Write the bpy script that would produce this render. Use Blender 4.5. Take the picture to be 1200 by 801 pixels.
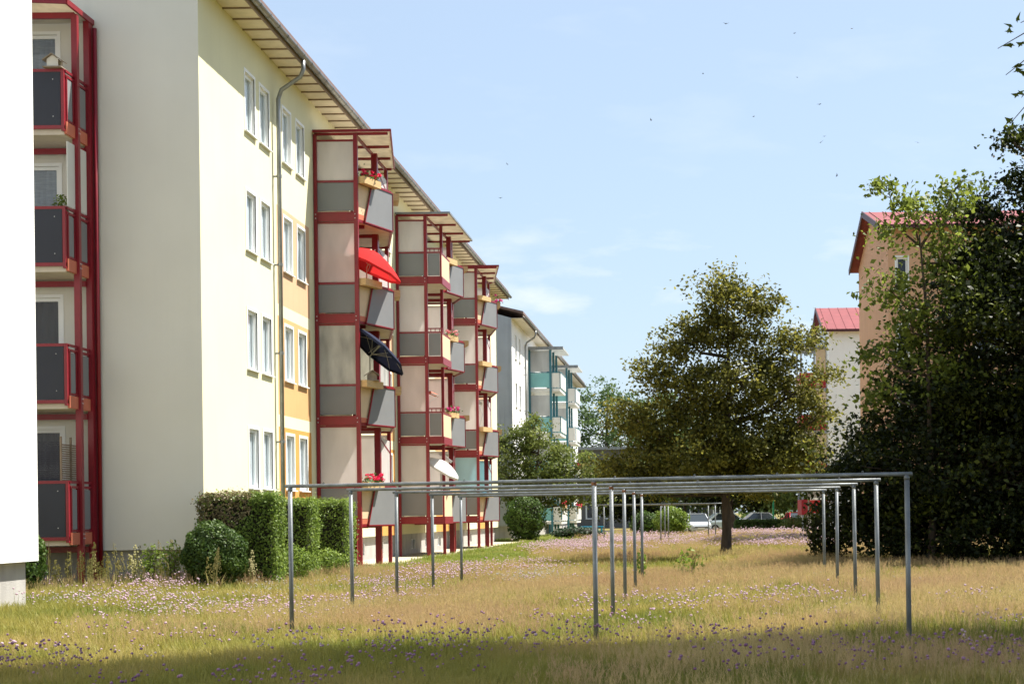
import bpy, math, random
import numpy as np
from mathutils import Vector, Matrix

for o in list(bpy.data.objects):
    bpy.data.objects.remove(o)
sc = bpy.context.scene
C = sc.collection
RAD = math.radians
rng = np.random.default_rng(11)
random.seed(5)

# ------------------------------------------------------------------ camera
EYE = 1.55
cam = bpy.data.cameras.new('camera')
cam.sensor_width = 36.0
cam.lens = 36.0 * 1850 / 1200
cam.shift_x = -215 / 1200
cam.shift_y = 199.5 / 1200
cam.clip_start = 0.1
cam.clip_end = 4000
camo = bpy.data.objects.new('camera', cam)
C.objects.link(camo)
r = RAD(0.7)
m = Matrix(((math.cos(r), math.sin(r), 0, 0), (0, 0, -1, 0), (-math.sin(r), math.cos(r), 0, EYE), (0, 0, 0, 1)))
camo.matrix_world = m
sc.camera = camo
# light softness of a long lens focused on the clothes frames and the balconies
cam.dof.use_dof = True
cam.dof.focus_distance = 38.0
cam.dof.aperture_fstop = 8.0

# ------------------------------------------------------------------ world, sun, exposure
SUN = Vector((0.44, 0.26, 0.86)).normalized()
sun_el = math.asin(SUN.z)
sun_az = math.atan2(SUN.x, SUN.y)
w = bpy.data.worlds.new('World')
sc.world = w
w.use_nodes = True
nt = w.node_tree
nt.nodes.clear()
N = nt.nodes.new
L = nt.links.new
out = N('ShaderNodeOutputWorld')
bg = N('ShaderNodeBackground')
sky = N('ShaderNodeTexSky')
sky.sky_type = 'NISHITA'
sky.sun_disc = False
sky.sun_elevation = sun_el
sky.sun_rotation = sun_az
sky.altitude = 100
sky.air_density = 1.0
sky.dust_density = 1.6
sky.ozone_density = 3.0
bg.inputs['Strength'].default_value = 0.097
# thin summer cumulus, even all round the horizon
tc = N('ShaderNodeTexCoord')
mp = N('ShaderNodeMapping')
mp.inputs['Scale'].default_value = (9.0, 9.0, 30.0)
mp.inputs['Location'].default_value = (1.3, 0.2, 0.35)
L(tc.outputs['Generated'], mp.inputs['Vector'])
nz = N('ShaderNodeTexNoise')
nz.inputs['Scale'].default_value = 1.0
nz.inputs['Detail'].default_value = 9
nz.inputs['Roughness'].default_value = 0.55
L(mp.outputs['Vector'], nz.inputs['Vector'])
rp = N('ShaderNodeValToRGB')
rp.color_ramp.elements[0].position = 0.53
rp.color_ramp.elements[0].color = (0, 0, 0, 1)
rp.color_ramp.elements[1].position = 0.70
rp.color_ramp.elements[1].color = (1, 1, 1, 1)
L(nz.outputs['Fac'], rp.inputs['Fac'])
mx = N('ShaderNodeMix')
mx.data_type = 'RGBA'
# the cumulus lie far off and low, thinning overhead
sx = N('ShaderNodeSeparateXYZ')
L(tc.outputs['Generated'], sx.inputs['Vector'])
hz = N('ShaderNodeMapRange')
hz.inputs['From Min'].default_value = 0.10
hz.inputs['From Max'].default_value = 0.22
hz.inputs['To Min'].default_value = 0.9
hz.inputs['To Max'].default_value = 0.12
L(sx.outputs['Z'], hz.inputs['Value'])
cm_ = N('ShaderNodeMath')
cm_.operation = 'MULTIPLY'
L(rp.outputs['Color'], cm_.inputs[0])
L(hz.outputs['Result'], cm_.inputs[1])
L(cm_.outputs[0], mx.inputs['Factor'])
L(sky.outputs['Color'], mx.inputs['A'])
mx.inputs['B'].default_value = (7.4, 7.2, 7.0, 1)
# veil: thin haze that lifts the whole summer sky towards white
veil = N('ShaderNodeMix')
veil.data_type = 'RGBA'
veil.inputs['Factor'].default_value = 0.62
L(mx.outputs['Result'], veil.inputs['A'])
veil.inputs['B'].default_value = (2.55, 3.12, 3.72, 1)
L(veil.outputs['Result'], bg.inputs['Color'])
L(bg.outputs['Background'], out.inputs['Surface'])

sl = bpy.data.lights.new('sun', 'SUN')
sl.energy = 5.0
sl.angle = RAD(0.53)
sl.color = (1.0, 0.95, 0.86)
slo = bpy.data.objects.new('sun', sl)
C.objects.link(slo)
slo.rotation_euler = SUN.to_track_quat('Z', 'Y').to_euler()
slo.location = (30, 20, 60)

vs = sc.view_settings
vs.view_transform = 'Standard'
vs.look = 'None'
vs.exposure = 1.28
vs.gamma = 1.0
vs.use_curve_mapping = False
sc.cycles.max_bounces = 6
sc.cycles.diffuse_bounces = 3
sc.cycles.glossy_bounces = 2
sc.cycles.transparent_max_bounces = 6
sc.cycles.use_denoising = True

# ------------------------------------------------------------------ materials
MATS = {}


def newmat(name):
    m = bpy.data.materials.new(name)
    m.use_nodes = True
    MATS[name] = m
    return m, m.node_tree, m.node_tree.nodes, m.node_tree.links, m.node_tree.nodes['Principled BSDF']


def mat(name, col, rough=0.6, var=0.12, scale=3.0, bump=0.0, bscale=60.0, metal=0.0, streak=0.0, spec=0.4, stretch=(1, 1, 1)):
    """painted / plain surface: base colour with soft mottling, fine relief and optional vertical streaks"""
    m, t, n, l, b = newmat(name)
    b.inputs['Roughness'].default_value = rough
    b.inputs['Metallic'].default_value = metal
    b.inputs['Specular IOR Level'].default_value = spec
    g = n.new('ShaderNodeNewGeometry')
    mpp = n.new('ShaderNodeMapping')
    mpp.inputs['Scale'].default_value = stretch
    l.new(g.outputs['Position'], mpp.inputs['Vector'])
    no = n.new('ShaderNodeTexNoise')
    no.inputs['Scale'].default_value = scale
    no.inputs['Detail'].default_value = 6
    l.new(mpp.outputs['Vector'], no.inputs['Vector'])
    mr = n.new('ShaderNodeMapRange')
    mr.inputs['From Min'].default_value = 0.3
    mr.inputs['From Max'].default_value = 0.7
    mr.inputs['To Min'].default_value = 1 - var
    mr.inputs['To Max'].default_value = 1 + var * 0.4
    l.new(no.outputs['Fac'], mr.inputs['Value'])
    fac = mr.outputs['Result']
    if streak > 0:
        mp2 = n.new('ShaderNodeMapping')
        mp2.inputs['Scale'].default_value = (5.0, 5.0, 0.25)
        l.new(g.outputs['Position'], mp2.inputs['Vector'])
        n2 = n.new('ShaderNodeTexNoise')
        n2.inputs['Scale'].default_value = 1.0
        n2.inputs['Detail'].default_value = 5
        l.new(mp2.outputs['Vector'], n2.inputs['Vector'])
        m2 = n.new('ShaderNodeMapRange')
        m2.inputs['From Min'].default_value = 0.5
        m2.inputs['From Max'].default_value = 0.75
        m2.inputs['To Min'].default_value = 1.0
        m2.inputs['To Max'].default_value = 1 - streak
        l.new(n2.outputs['Fac'], m2.inputs['Value'])
        mu = n.new('ShaderNodeMath')
        mu.operation = 'MULTIPLY'
        l.new(fac, mu.inputs[0])
        l.new(m2.outputs['Result'], mu.inputs[1])
        fac = mu.outputs[0]
    vm = n.new('ShaderNodeVectorMath')
    vm.operation = 'SCALE'
    vm.inputs[0].default_value = col
    l.new(fac, vm.inputs['Scale'])
    l.new(vm.outputs['Vector'], b.inputs['Base Color'])
    if bump > 0:
        nb = n.new('ShaderNodeTexNoise')
        nb.inputs['Scale'].default_value = bscale
        nb.inputs['Detail'].default_value = 3
        l.new(g.outputs['Position'], nb.inputs['Vector'])
        bp = n.new('ShaderNodeBump')
        bp.inputs['Strength'].default_value = bump
        bp.inputs['Distance'].default_value = 0.01
        l.new(nb.outputs['Fac'], bp.inputs['Height'])
        l.new(bp.outputs['Normal'], b.inputs['Normal'])
    return m


def leafmat(name, cols, trans=0.35, rough=0.55, patch=None):
    """foliage: colour picked per leaf, light passes through"""
    m, t, n, l, b = newmat(name)
    g = n.new('ShaderNodeNewGeometry')
    ra = n.new('ShaderNodeValToRGB')
    el = ra.color_ramp.elements
    while len(el) < len(cols):
        el.new(0.5)
    for i, c in enumerate(cols):
        el[i].position = i / (len(cols) - 1)
        el[i].color = (*c, 1)
    no = n.new('ShaderNodeTexNoise')
    no.inputs['Scale'].default_value = 0.9
    no.inputs['Detail'].default_value = 3
    l.new(g.outputs['Position'], no.inputs['Vector'])
    ad = n.new('ShaderNodeMath')
    ad.operation = 'MULTIPLY_ADD'
    l.new(g.outputs['Random Per Island'], ad.inputs[0])
    ad.inputs[1].default_value = 0.6
    mr = n.new('ShaderNodeMapRange')
    mr.inputs['From Min'].default_value = 0.3
    mr.inputs['From Max'].default_value = 0.7
    mr.inputs['To Max'].default_value = 0.4
    l.new(no.outputs['Fac'], mr.inputs['Value'])
    l.new(mr.outputs['Result'], ad.inputs[2])
    l.new(ad.outputs[0], ra.inputs['Fac'])
    l.new(ra.outputs['Color'], b.inputs['Base Color'])
    b.inputs['Roughness'].default_value = rough
    b.inputs['Specular IOR Level'].default_value = 0.3
    tr = n.new('ShaderNodeBsdfTranslucent')
    l.new(ra.outputs['Color'], tr.inputs['Color'])
    ms = n.new('ShaderNodeMixShader')
    ms.inputs['Fac'].default_value = trans
    l.new(b.outputs['BSDF'], ms.inputs[1])
    l.new(tr.outputs['BSDF'], ms.inputs[2])
    l.new(ms.outputs['Shader'], n['Material Output'].inputs['Surface'])
    return m


def grassmat(name, cols, trans=0.3, scale=0.35, loc=(0, 0, 0)):
    """blades: colour drifts in patches over the meadow and varies from tuft to tuft"""
    m, t, n, l, b = newmat(name)
    g = n.new('ShaderNodeNewGeometry')
    oi = n.new('ShaderNodeObjectInfo')
    mpp = n.new('ShaderNodeMapping')
    mpp.inputs['Location'].default_value = loc
    mpp.inputs['Scale'].default_value = (1, 1, 0)
    l.new(g.outputs['Position'], mpp.inputs['Vector'])
    no = n.new('ShaderNodeTexNoise')
    no.inputs['Scale'].default_value = scale
    no.inputs['Detail'].default_value = 4
    l.new(mpp.outputs['Vector'], no.inputs['Vector'])
    ra = n.new('ShaderNodeValToRGB')
    el = ra.color_ramp.elements
    while len(el) < len(cols):
        el.new(0.5)
    for i, c in enumerate(cols):
        el[i].position = i / (len(cols) - 1)
        el[i].color = (*c, 1)
    mr = n.new('ShaderNodeMapRange')
    mr.inputs['From Min'].default_value = 0.33
    mr.inputs['From Max'].default_value = 0.67
    mr.inputs['To Min'].default_value = -0.1
    mr.inputs['To Max'].default_value = 0.8
    l.new(no.outputs['Fac'], mr.inputs['Value'])
    ad = n.new('ShaderNodeMath')
    ad.operation = 'MULTIPLY_ADD'
    l.new(g.outputs['Random Per Island'], ad.inputs[0])
    ad.inputs[1].default_value = 0.25
    l.new(mr.outputs['Result'], ad.inputs[2])
    l.new(ad.outputs[0], ra.inputs['Fac'])
    l.new(ra.outputs['Color'], b.inputs['Base Color'])
    b.inputs['Roughness'].default_value = 0.6
    b.inputs['Specular IOR Level'].default_value = 0.25
    tr = n.new('ShaderNodeBsdfTranslucent')
    l.new(ra.outputs['Color'], tr.inputs['Color'])
    ms = n.new('ShaderNodeMixShader')
    ms.inputs['Fac'].default_value = trans
    l.new(b.outputs['BSDF'], ms.inputs[1])
    l.new(tr.outputs['BSDF'], ms.inputs[2])
    l.new(ms.outputs['Shader'], n['Material Output'].inputs['Surface'])
    return m


def glassmat(name, tint=(0.9, 0.95, 0.97)):
    m, t, n, l, b = newmat(name)
    n.remove(b)
    tr = n.new('ShaderNodeBsdfTransparent')
    tr.inputs['Color'].default_value = (*tint, 1)
    gl = n.new('ShaderNodeBsdfGlossy')
    gl.inputs['Roughness'].default_value = 0.03
    fr = n.new('ShaderNodeFresnel')
    gg = n.new('ShaderNodeNewGeometry')
    io = n.new('ShaderNodeMath')
    io.operation = 'MULTIPLY_ADD'
    l.new(gg.outputs['Backfacing'], io.inputs[0])
    io.inputs[1].default_value = 1 / 1.5 - 1.5
    io.inputs[2].default_value = 1.5
    l.new(io.outputs[0], fr.inputs['IOR'])
    ms = n.new('ShaderNodeMixShader')
    l.new(fr.outputs['Fac'], ms.inputs['Fac'])
    l.new(tr.outputs['BSDF'], ms.inputs[1])
    l.new(gl.outputs['BSDF'], ms.inputs[2])
    l.new(ms.outputs['Shader'], n['Material Output'].inputs['Surface'])
    return m


def frostmat(name, col, trans=0.45, dirt=0.25, see=0.0):
    """frosted acrylic sheet: scatters light from both sides, with faint weathering"""
    m, t, n, l, b = newmat(name)
    g = n.new('ShaderNodeNewGeometry')
    mpp = n.new('ShaderNodeMapping')
    mpp.inputs['Scale'].default_value = (2.0, 2.0, 0.7)
    l.new(g.outputs['Position'], mpp.inputs['Vector'])
    no = n.new('ShaderNodeTexNoise')
    no.inputs['Scale'].default_value = 1.3
    no.inputs['Detail'].default_value = 7
    l.new(mpp.outputs['Vector'], no.inputs['Vector'])
    mr = n.new('ShaderNodeMapRange')
    mr.inputs['From Min'].default_value = 0.35
    mr.inputs['From Max'].default_value = 0.75
    mr.inputs['To Min'].default_value = 1.0
    mr.inputs['To Max'].default_value = 1 - dirt
    l.new(no.outputs['Fac'], mr.inputs['Value'])
    vm = n.new('ShaderNodeVectorMath')
    vm.operation = 'SCALE'
    vm.inputs[0].default_value = col
    l.new(mr.outputs['Result'], vm.inputs['Scale'])
    l.new(vm.outputs['Vector'], b.inputs['Base Color'])
    b.inputs['Roughness'].default_value = 0.35 if 'acrylic' in name else 0.9
    b.inputs['Specular IOR Level'].default_value = 0.5 if 'acrylic' in name else 0.1
    tr = n.new('ShaderNodeBsdfTranslucent')
    l.new(vm.outputs['Vector'], tr.inputs['Color'])
    ms = n.new('ShaderNodeMixShader')
    ms.inputs['Fac'].default_value = trans
    l.new(b.outputs['BSDF'], ms.inputs[1])
    l.new(tr.outputs['BSDF'], ms.inputs[2])
    last = ms
    if see > 0:
        tp = n.new('ShaderNodeBsdfTransparent')
        m2 = n.new('ShaderNodeMixShader')
        m2.inputs['Fac'].default_value = see
        l.new(ms.outputs['Shader'], m2.inputs[1])
        l.new(tp.outputs['BSDF'], m2.inputs[2])
        last = m2
    l.new(last.outputs['Shader'], n['Material Output'].inputs['Surface'])
    return m


cream_front = mat('cream_facade', (0.72, 0.69, 0.465), 0.85, 0.05, 0.6, 0.5, 90, streak=0.03)
cream = mat('cream_render', (0.70, 0.68, 0.61), 0.85, 0.05, 0.6, 0.5, 90, streak=0.015)
whiter = mat('white_render', (0.85, 0.85, 0.83), 0.85, 0.04, 0.6, 0.5, 90, streak=0.015)
peach = mat('peach_render', (0.62, 0.39, 0.235), 0.85, 0.06, 1.0, 0.5, 90, streak=0.06)
yellow = mat('yellow_render', (0.62, 0.36, 0.155), 0.85, 0.06, 1.0, 0.5, 90, streak=0.06)
orange = mat('orange_render', (0.62, 0.295, 0.07), 0.85, 0.06, 1.0, 0.5, 90, streak=0.06)
plinth = mat('grey_plinth', (0.40, 0.385, 0.36), 0.9, 0.15, 2.0, 0.6, 40, streak=0.2)
tan = mat('tan_render', (0.62, 0.36, 0.22), 0.85, 0.07, 0.8, 0.5, 60, streak=0.08)
bluegrey = mat('blue_grey_render', (0.36, 0.39, 0.42), 0.85, 0.12, 0.8, 0.4, 60, streak=0.2)
darkgrey = mat('dark_grey_render', (0.13, 0.125, 0.12), 0.8, 0.1, 0.5, streak=0.1)
soffit = mat('soffit_boards', (0.72, 0.64, 0.50), 0.7, 0.1, 4.0)
rafterm = mat('rafter_wood', (0.26, 0.19, 0.13), 0.7, 0.2, 8.0)
zinc = mat('zinc_sheet', (0.30, 0.31, 0.31), 0.42, 0.25, 3.0, metal=0.6)
rooftile = mat('dark_roofing', (0.17, 0.11, 0.10), 0.8, 0.2, 6.0)
redroof = mat('red_roofing', (0.21, 0.042, 0.048), 0.8, 0.15, 1.5)
darkred = mat('dark_red_verge', (0.07, 0.012, 0.016), 0.5, 0.12, 4.0)
redsteel = mat('red_steel_paint', (0.23, 0.008, 0.018), 0.38, 0.14, 5.0, spec=0.5)
greypan = mat('grey_panel', (0.21, 0.215, 0.22), 0.5, 0.07, 1.5)
darkpan = mat('dark_slate_panel', (0.026, 0.029, 0.042), 0.55, 0.1, 1.5)
creampan = mat('cream_panel', (0.70, 0.52, 0.33), 0.6, 0.08, 4.0)
slabm = mat('balcony_concrete', (0.60, 0.54, 0.46), 0.8, 0.12, 3.0)
salmon = mat('salmon_edge', (0.55, 0.16, 0.09), 0.6, 0.1, 4.0)
bolt = mat('bolt_steel', (0.7, 0.7, 0.7), 0.35, 0.05, 9, metal=0.5)
frost = frostmat('frosted_acrylic', (0.90, 0.86, 0.84), 0.52, 0.12)
frostdirty = frostmat('weathered_acrylic', (0.84, 0.83, 0.78), 0.50, 0.5)
frostpink = frostmat('rosy_acrylic', (0.88, 0.79, 0.77), 0.52, 0.15)
frostblue = frostmat('blue_acrylic', (0.58, 0.80, 0.86), 0.5, 0.12)
roofacr = frostmat('canopy_acrylic', (0.72, 0.66, 0.54), 0.45, 0.3)
pvc = mat('white_frame', (0.84, 0.85, 0.84), 0.4, 0.03, 3)
pane_m = glassmat('window_glass')
curt = mat('curtain', (0.80, 0.82, 0.84), 0.9, 0.10, 9.0, stretch=(3, 3, 0.3))
blindm = mat('grey_blind', (0.30, 0.32, 0.37), 0.8, 0.2, 8.0, stretch=(0.5, 0.5, 4))
roomdark = mat('dark_room', (0.035, 0.035, 0.05), 0.6, 0.3, 4.0, stretch=(3, 3, 0.4))  # near black; behind panes it paints the unlit room
sillm = mat('metal_sill', (0.72, 0.73, 0.73), 0.4, 0.05, 3)
wood = mat('planter_wood', (0.62, 0.42, 0.20), 0.6, 0.2, 9, stretch=(1, 1, 6))
oldwood = mat('birdhouse_wood', (0.30, 0.24, 0.18), 0.75, 0.2, 9)
palewood = mat('pale_birdhouse', (0.62, 0.58, 0.50), 0.7, 0.1, 9)
galv = mat('galvanised_pipe', (0.19, 0.205, 0.215), 0.5, 0.35, 7.0, 0.2, 50, metal=0.35, stretch=(1, 1, 0.5))
rustm = mat('rust', (0.25, 0.11, 0.05), 0.8, 0.3, 30)
teal = mat('teal_steel', (0.04, 0.16, 0.20), 0.45, 0.1, 3)
tealpan = mat('teal_panel', (0.20, 0.46, 0.46), 0.5, 0.08, 2)
whitepan = mat('white_panel', (0.66, 0.65, 0.60), 0.5, 0.06, 2)
greyfr = frostmat('grey_acrylic', (0.66, 0.67, 0.66), 0.45, 0.2)
redcloth = frostmat('red_canvas', (0.66, 0.035, 0.035), 0.35, 0.1)
navycloth = frostmat('navy_canvas', (0.022, 0.026, 0.05), 0.10, 0.1)
whitecloth = frostmat('white_canvas', (0.75, 0.74, 0.72), 0.3, 0.1)
bluecloth = frostmat('blue_canvas', (0.06, 0.42, 0.62), 0.35, 0.1)
polem = mat('pale_pole', (0.6, 0.58, 0.5), 0.4, 0.1, 9)
bark = mat('bark', (0.085, 0.062, 0.045), 0.95, 0.4, 9, 1.0, 25, stretch=(1, 1, 0.3))
petal_red = leafmat('red_petals', [(0.75, 0.01, 0.03), (0.75, 0.03, 0.18)], 0.2)
petal_white = leafmat('white_petals', [(0.8, 0.75, 0.72), (0.8, 0.30, 0.35), (0.75, 0.05, 0.05)], 0.2)
petal_magenta = leafmat('magenta_petals', [(0.60, 0.02, 0.30), (0.70, 0.10, 0.20)], 0.2)
geran = leafmat('geranium_leaves', [(0.05, 0.10, 0.02), (0.10, 0.20, 0.05)], 0.3)
asphalt = mat('asphalt', (0.055, 0.055, 0.055), 0.9, 0.2, 3, 0.4, 90)
kerbm = mat('kerb_stone', (0.38, 0.37, 0.35), 0.85, 0.15, 3)
gravel = mat('pale_gravel', (0.45, 0.40, 0.30), 0.95, 0.35, 9, 0.8, 60)

maple = leafmat('brown_green_leaves', [(0.0432, 0.0491, 0.0106), (0.144, 0.1435, 0.0264), (0.3648, 0.3304, 0.066)], 0.48)
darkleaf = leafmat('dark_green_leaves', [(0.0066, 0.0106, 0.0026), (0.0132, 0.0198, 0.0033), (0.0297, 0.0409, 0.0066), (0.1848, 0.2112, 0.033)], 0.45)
ashleaf = leafmat('ash_leaves', [(0.0425, 0.0638, 0.0102), (0.1275, 0.1615, 0.0255), (0.289, 0.34, 0.0595)], 0.5)
nearleaf = leafmat('maple_leaves', [(0.024, 0.048, 0.008), (0.08, 0.112, 0.016), (0.128, 0.152, 0.024)], 0.3)
willow = leafmat('pale_green_leaves', [(0.0765, 0.119, 0.0255), (0.1445, 0.1785, 0.0425), (0.204, 0.2295, 0.0595)], 0.45)
farleaf = leafmat('far_tree_leaves', [(0.051, 0.102, 0.0298), (0.0935, 0.1445, 0.0425), (0.1275, 0.1785, 0.0553)], 0.4)
shrubleaf = leafmat('shrub_leaves', [(0.0298, 0.0638, 0.0127), (0.0595, 0.1105, 0.017), (0.102, 0.1615, 0.0298)], 0.35)
limeleaf = leafmat('lime_leaves', [(0.102, 0.17, 0.0213), (0.17, 0.238, 0.034), (0.221, 0.289, 0.051)], 0.4)
hedgeleaf = leafmat('hedge_leaves', [(0.046, 0.0864, 0.0141), (0.1564, 0.2304, 0.0352), (0.2944, 0.3744, 0.0748)], 0.42)
hedgedry = leafmat('dry_hedge_leaves', [(0.08, 0.096, 0.024), (0.192, 0.152, 0.072), (0.272, 0.192, 0.128)], 0.3)
boxleaf = leafmat('box_leaves', [(0.0226, 0.054, 0.0099), (0.054, 0.099, 0.0165), (0.126, 0.189, 0.033)], 0.3)
junileaf = leafmat('juniper_needles', [(0.016, 0.04, 0.016), (0.032, 0.068, 0.024)], 0.2)
hedgecore = mat('hedge_inner_shade', (0.02, 0.018, 0.010), 0.95, 0.3, 9)  # dark filling: the shade inside the foliage is put into its colour

grass_green = grassmat('grass_blades', [(0.1573, 0.1865, 0.0311), (0.2775, 0.2575, 0.0583), (0.407, 0.3197, 0.1088)], 0.42, 0.4)
grass_tan = grassmat('grass_seed_stems', [(0.4484, 0.2884, 0.1756), (0.5201, 0.3758, 0.1915), (0.5201, 0.437, 0.1835)], 0.45, 0.3, (7, 3, 0))
lawn_m = grassmat('lawn_blades', [(0.1326, 0.195, 0.0273), (0.2106, 0.2574, 0.0468), (0.2808, 0.2886, 0.078)], 0.45, 0.5)
spike_m = grassmat('dock_spikes', [(0.208, 0.208, 0.056), (0.32, 0.272, 0.12)], 0.3, 1.0)
fl_purple = grassmat('purple_heads', [(0.1445, 0.0553, 0.136), (0.374, 0.2125, 0.323)], 0.15, 2.0)
fl_pink = grassmat('pink_heads', [(0.52, 0.34, 0.43), (0.62, 0.48, 0.53)], 0.2, 2.0)
fl_white = grassmat('white_heads', [(0.442, 0.408, 0.357), (0.527, 0.476, 0.425)], 0.2, 2.0)


def groundmat():
    m, t, n, l, b = newmat('meadow_soil')
    g = n.new('ShaderNodeNewGeometry')
    cols = []
    for s, dt in ((0.3, 4), (3.0, 6)):
        no = n.new('ShaderNodeTexNoise')
        no.inputs['Scale'].default_value = s
        no.inputs['Detail'].default_value = dt
        l.new(g.outputs['Position'], no.inputs['Vector'])
        cols.append(no)
    ra = n.new('ShaderNodeValToRGB')
    e = ra.color_ramp.elements
    e.new(0.5)
    for i, (p, c) in enumerate(((0.3, (0.095, 0.12, 0.026)), (0.5, (0.175, 0.15, 0.052)), (0.7, (0.24, 0.165, 0.082)))):
        e[i].position = p
        e[i].color = (*c, 1)
    ad = n.new('ShaderNodeMix')
    ad.data_type = 'FLOAT'
    ad.inputs['Factor'].default_value = 0.4
    l.new(cols[0].outputs['Fac'], ad.inputs['A'])
    l.new(cols[1].outputs['Fac'], ad.inputs['B'])
    l.new(ad.outputs['Result'], ra.inputs['Fac'])
    l.new(ra.outputs['Color'], b.inputs['Base Color'])
    b.inputs['Roughness'].default_value = 0.95
    b.inputs['Specular IOR Level'].default_value = 0.1
    return m


soil = groundmat()


# ------------------------------------------------------------------ mesh helpers
class MB:
    def __init__(self):
        self.v = []
        self.f = []

    def add(self, vs_, fs_):
        b = len(self.v)
        self.v += [tuple(p) for p in vs_]
        self.f += [tuple(i + b for i in q) for q in fs_]
        return self

    def box(self, x0, x1, y0, y1, z0, z1):
        return self.add([(x0, y0, z0), (x1, y0, z0), (x1, y1, z0), (x0, y1, z0), (x0, y0, z1), (x1, y0, z1), (x1, y1, z1), (x0, y1, z1)],
                        [(3, 2, 1, 0), (4, 5, 6, 7), (0, 1, 5, 4), (1, 2, 6, 5), (2, 3, 7, 6), (3, 0, 4, 7)])

    def plate(self, pts, th):
        """planar polygon given thickness along its normal"""
        P = [Vector(p) for p in pts]
        nn = Vector((0, 0, 0))
        for i in range(len(P)):
            a, b_ = P[i], P[(i + 1) % len(P)]
            nn += a.cross(b_)
        nn.normalize()
        k = len(P)
        A = [p + nn * th / 2 for p in P]
        B = [p - nn * th / 2 for p in P]
        fs_ = [tuple(range(k)), tuple(range(2 * k - 1, k - 1, -1))]
        for i in range(k):
            j = (i + 1) % k
            fs_.append((i, i + k, j + k, j))
        return self.add(A + B, fs_)

    def beam(self, p, q, w_, h_, up=(0, 0, 1)):
        p, q = Vector(p), Vector(q)
        d = (q - p).normalized()
        up = Vector(up)
        if abs(d.dot(up)) > 0.98:
            up = Vector((1, 0, 0))
        s = d.cross(up).normalized() * (w_ / 2)
        u = s.cross(d).normalized() * (h_ / 2)
        vs_ = [p - s - u, p + s - u, p + s + u, p - s + u, q - s - u, q + s - u, q + s + u, q - s + u]
        return self.add(vs_, [(0, 1, 2, 3), (7, 6, 5, 4), (4, 5, 1, 0), (5, 6, 2, 1), (6, 7, 3, 2), (7, 4, 0, 3)])

    def tube(self, pts, rad, seg=8, cap=True):
        P = [Vector(p) for p in pts]
        if not hasattr(rad, '__len__'):
            rad = [rad] * len(P)
        vs_, fs_ = [], []
        ref = None
        for i, p in enumerate(P):
            d = (P[min(i + 1, len(P) - 1)] - P[max(i - 1, 0)])
            if d.length < 1e-9:
                d = Vector((0, 0, 1))
            d.normalize()
            if ref is None:
                ref = Vector((1, 0, 0)) if abs(d.x) < 0.9 else Vector((0, 1, 0))
            s = (ref - d * ref.dot(d)).normalized()
            ref = s
            u = d.cross(s)
            for k in range(seg):
                a = 2 * math.pi * k / seg
                vs_.append(p + (s * math.cos(a) + u * math.sin(a)) * rad[i])
        for i in range(len(P) - 1):
            for k in range(seg):
                k2 = (k + 1) % seg
                fs_.append((i * seg + k, i * seg + k2, (i + 1) * seg + k2, (i + 1) * seg + k))
        if cap:
            fs_.append(tuple(range(seg - 1, -1, -1)))
            e = (len(P) - 1) * seg
            fs_.append(tuple(range(e, e + seg)))
        return self.add(vs_, fs_)

    def ball(self, c, rad, seg=8, rings=5):
        if not hasattr(rad, '__len__'):
            rad = (rad, rad, rad)
        vs_, fs_ = [], []
        for i in range(rings + 1):
            t = math.pi * i / rings
            for k in range(seg):
                a = 2 * math.pi * k / seg
                vs_.append((c[0] + rad[0] * math.sin(t) * math.cos(a), c[1] + rad[1] * math.sin(t) * math.sin(a), c[2] + rad[2] * math.cos(t)))
        for i in range(rings):
            for k in range(seg):
                k2 = (k + 1) % seg
                fs_.append((i * seg + k, (i + 1) * seg + k, (i + 1) * seg + k2, i * seg + k2))
        return self.add(vs_, fs_)

    def mesh(self, name, mats, idx=None, smooth=False):
        me = bpy.data.meshes.new(name)
        me.from_pydata(self.v, [], self.f)
        if not isinstance(mats, (list, tuple)):
            mats = [mats]
        for mm in mats:
            me.materials.append(mm)
        if idx is not None:
            me.polygons.foreach_set('material_index', idx)
        if smooth:
            me.polygons.foreach_set('use_smooth', [True] * len(me.polygons))
        me.update()
        return me

    def build(self, name, mats, parent=None, loc=(0, 0, 0), rz=0.0, smooth=False):
        return link(name, self.mesh(name, mats, smooth=smooth), parent, loc, rz)


def link(name, me, parent=None, loc=(0, 0, 0), rz=0.0):
    o = bpy.data.objects.new(name, me)
    C.objects.link(o)
    o.parent = parent
    o.location = loc
    o.rotation_euler = (0, 0, rz)
    return o


def tag(o, label=None, cat=None, group=None, kind=None):
    if label:
        o['label'] = label
    if cat:
        o['category'] = cat
    if group:
        o['group'] = group
    if kind:
        o['kind'] = kind
    return o


def empty(name, loc, label, cat, group=None, rz=0.0):
    o = link(name, None, None, loc, rz)
    o.empty_display_size = 0.3
    return tag(o, label, cat, group)


def npmesh(name, verts, faces, mat_, smooth=False):
    me = bpy.data.meshes.new(name)
    nv, nf, k = len(verts), len(faces), faces.shape[1]
    me.vertices.add(nv)
    me.vertices.foreach_set('co', np.ascontiguousarray(verts, dtype=np.float32).ravel())
    me.loops.add(nf * k)
    me.loops.foreach_set('vertex_index', np.ascontiguousarray(faces, dtype=np.int32).ravel())
    me.polygons.add(nf)
    me.polygons.foreach_set('loop_start', np.arange(0, nf * k, k, dtype=np.int32))
    me.materials.append(mat_)
    me.update(calc_edges=True)
    return me


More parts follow.
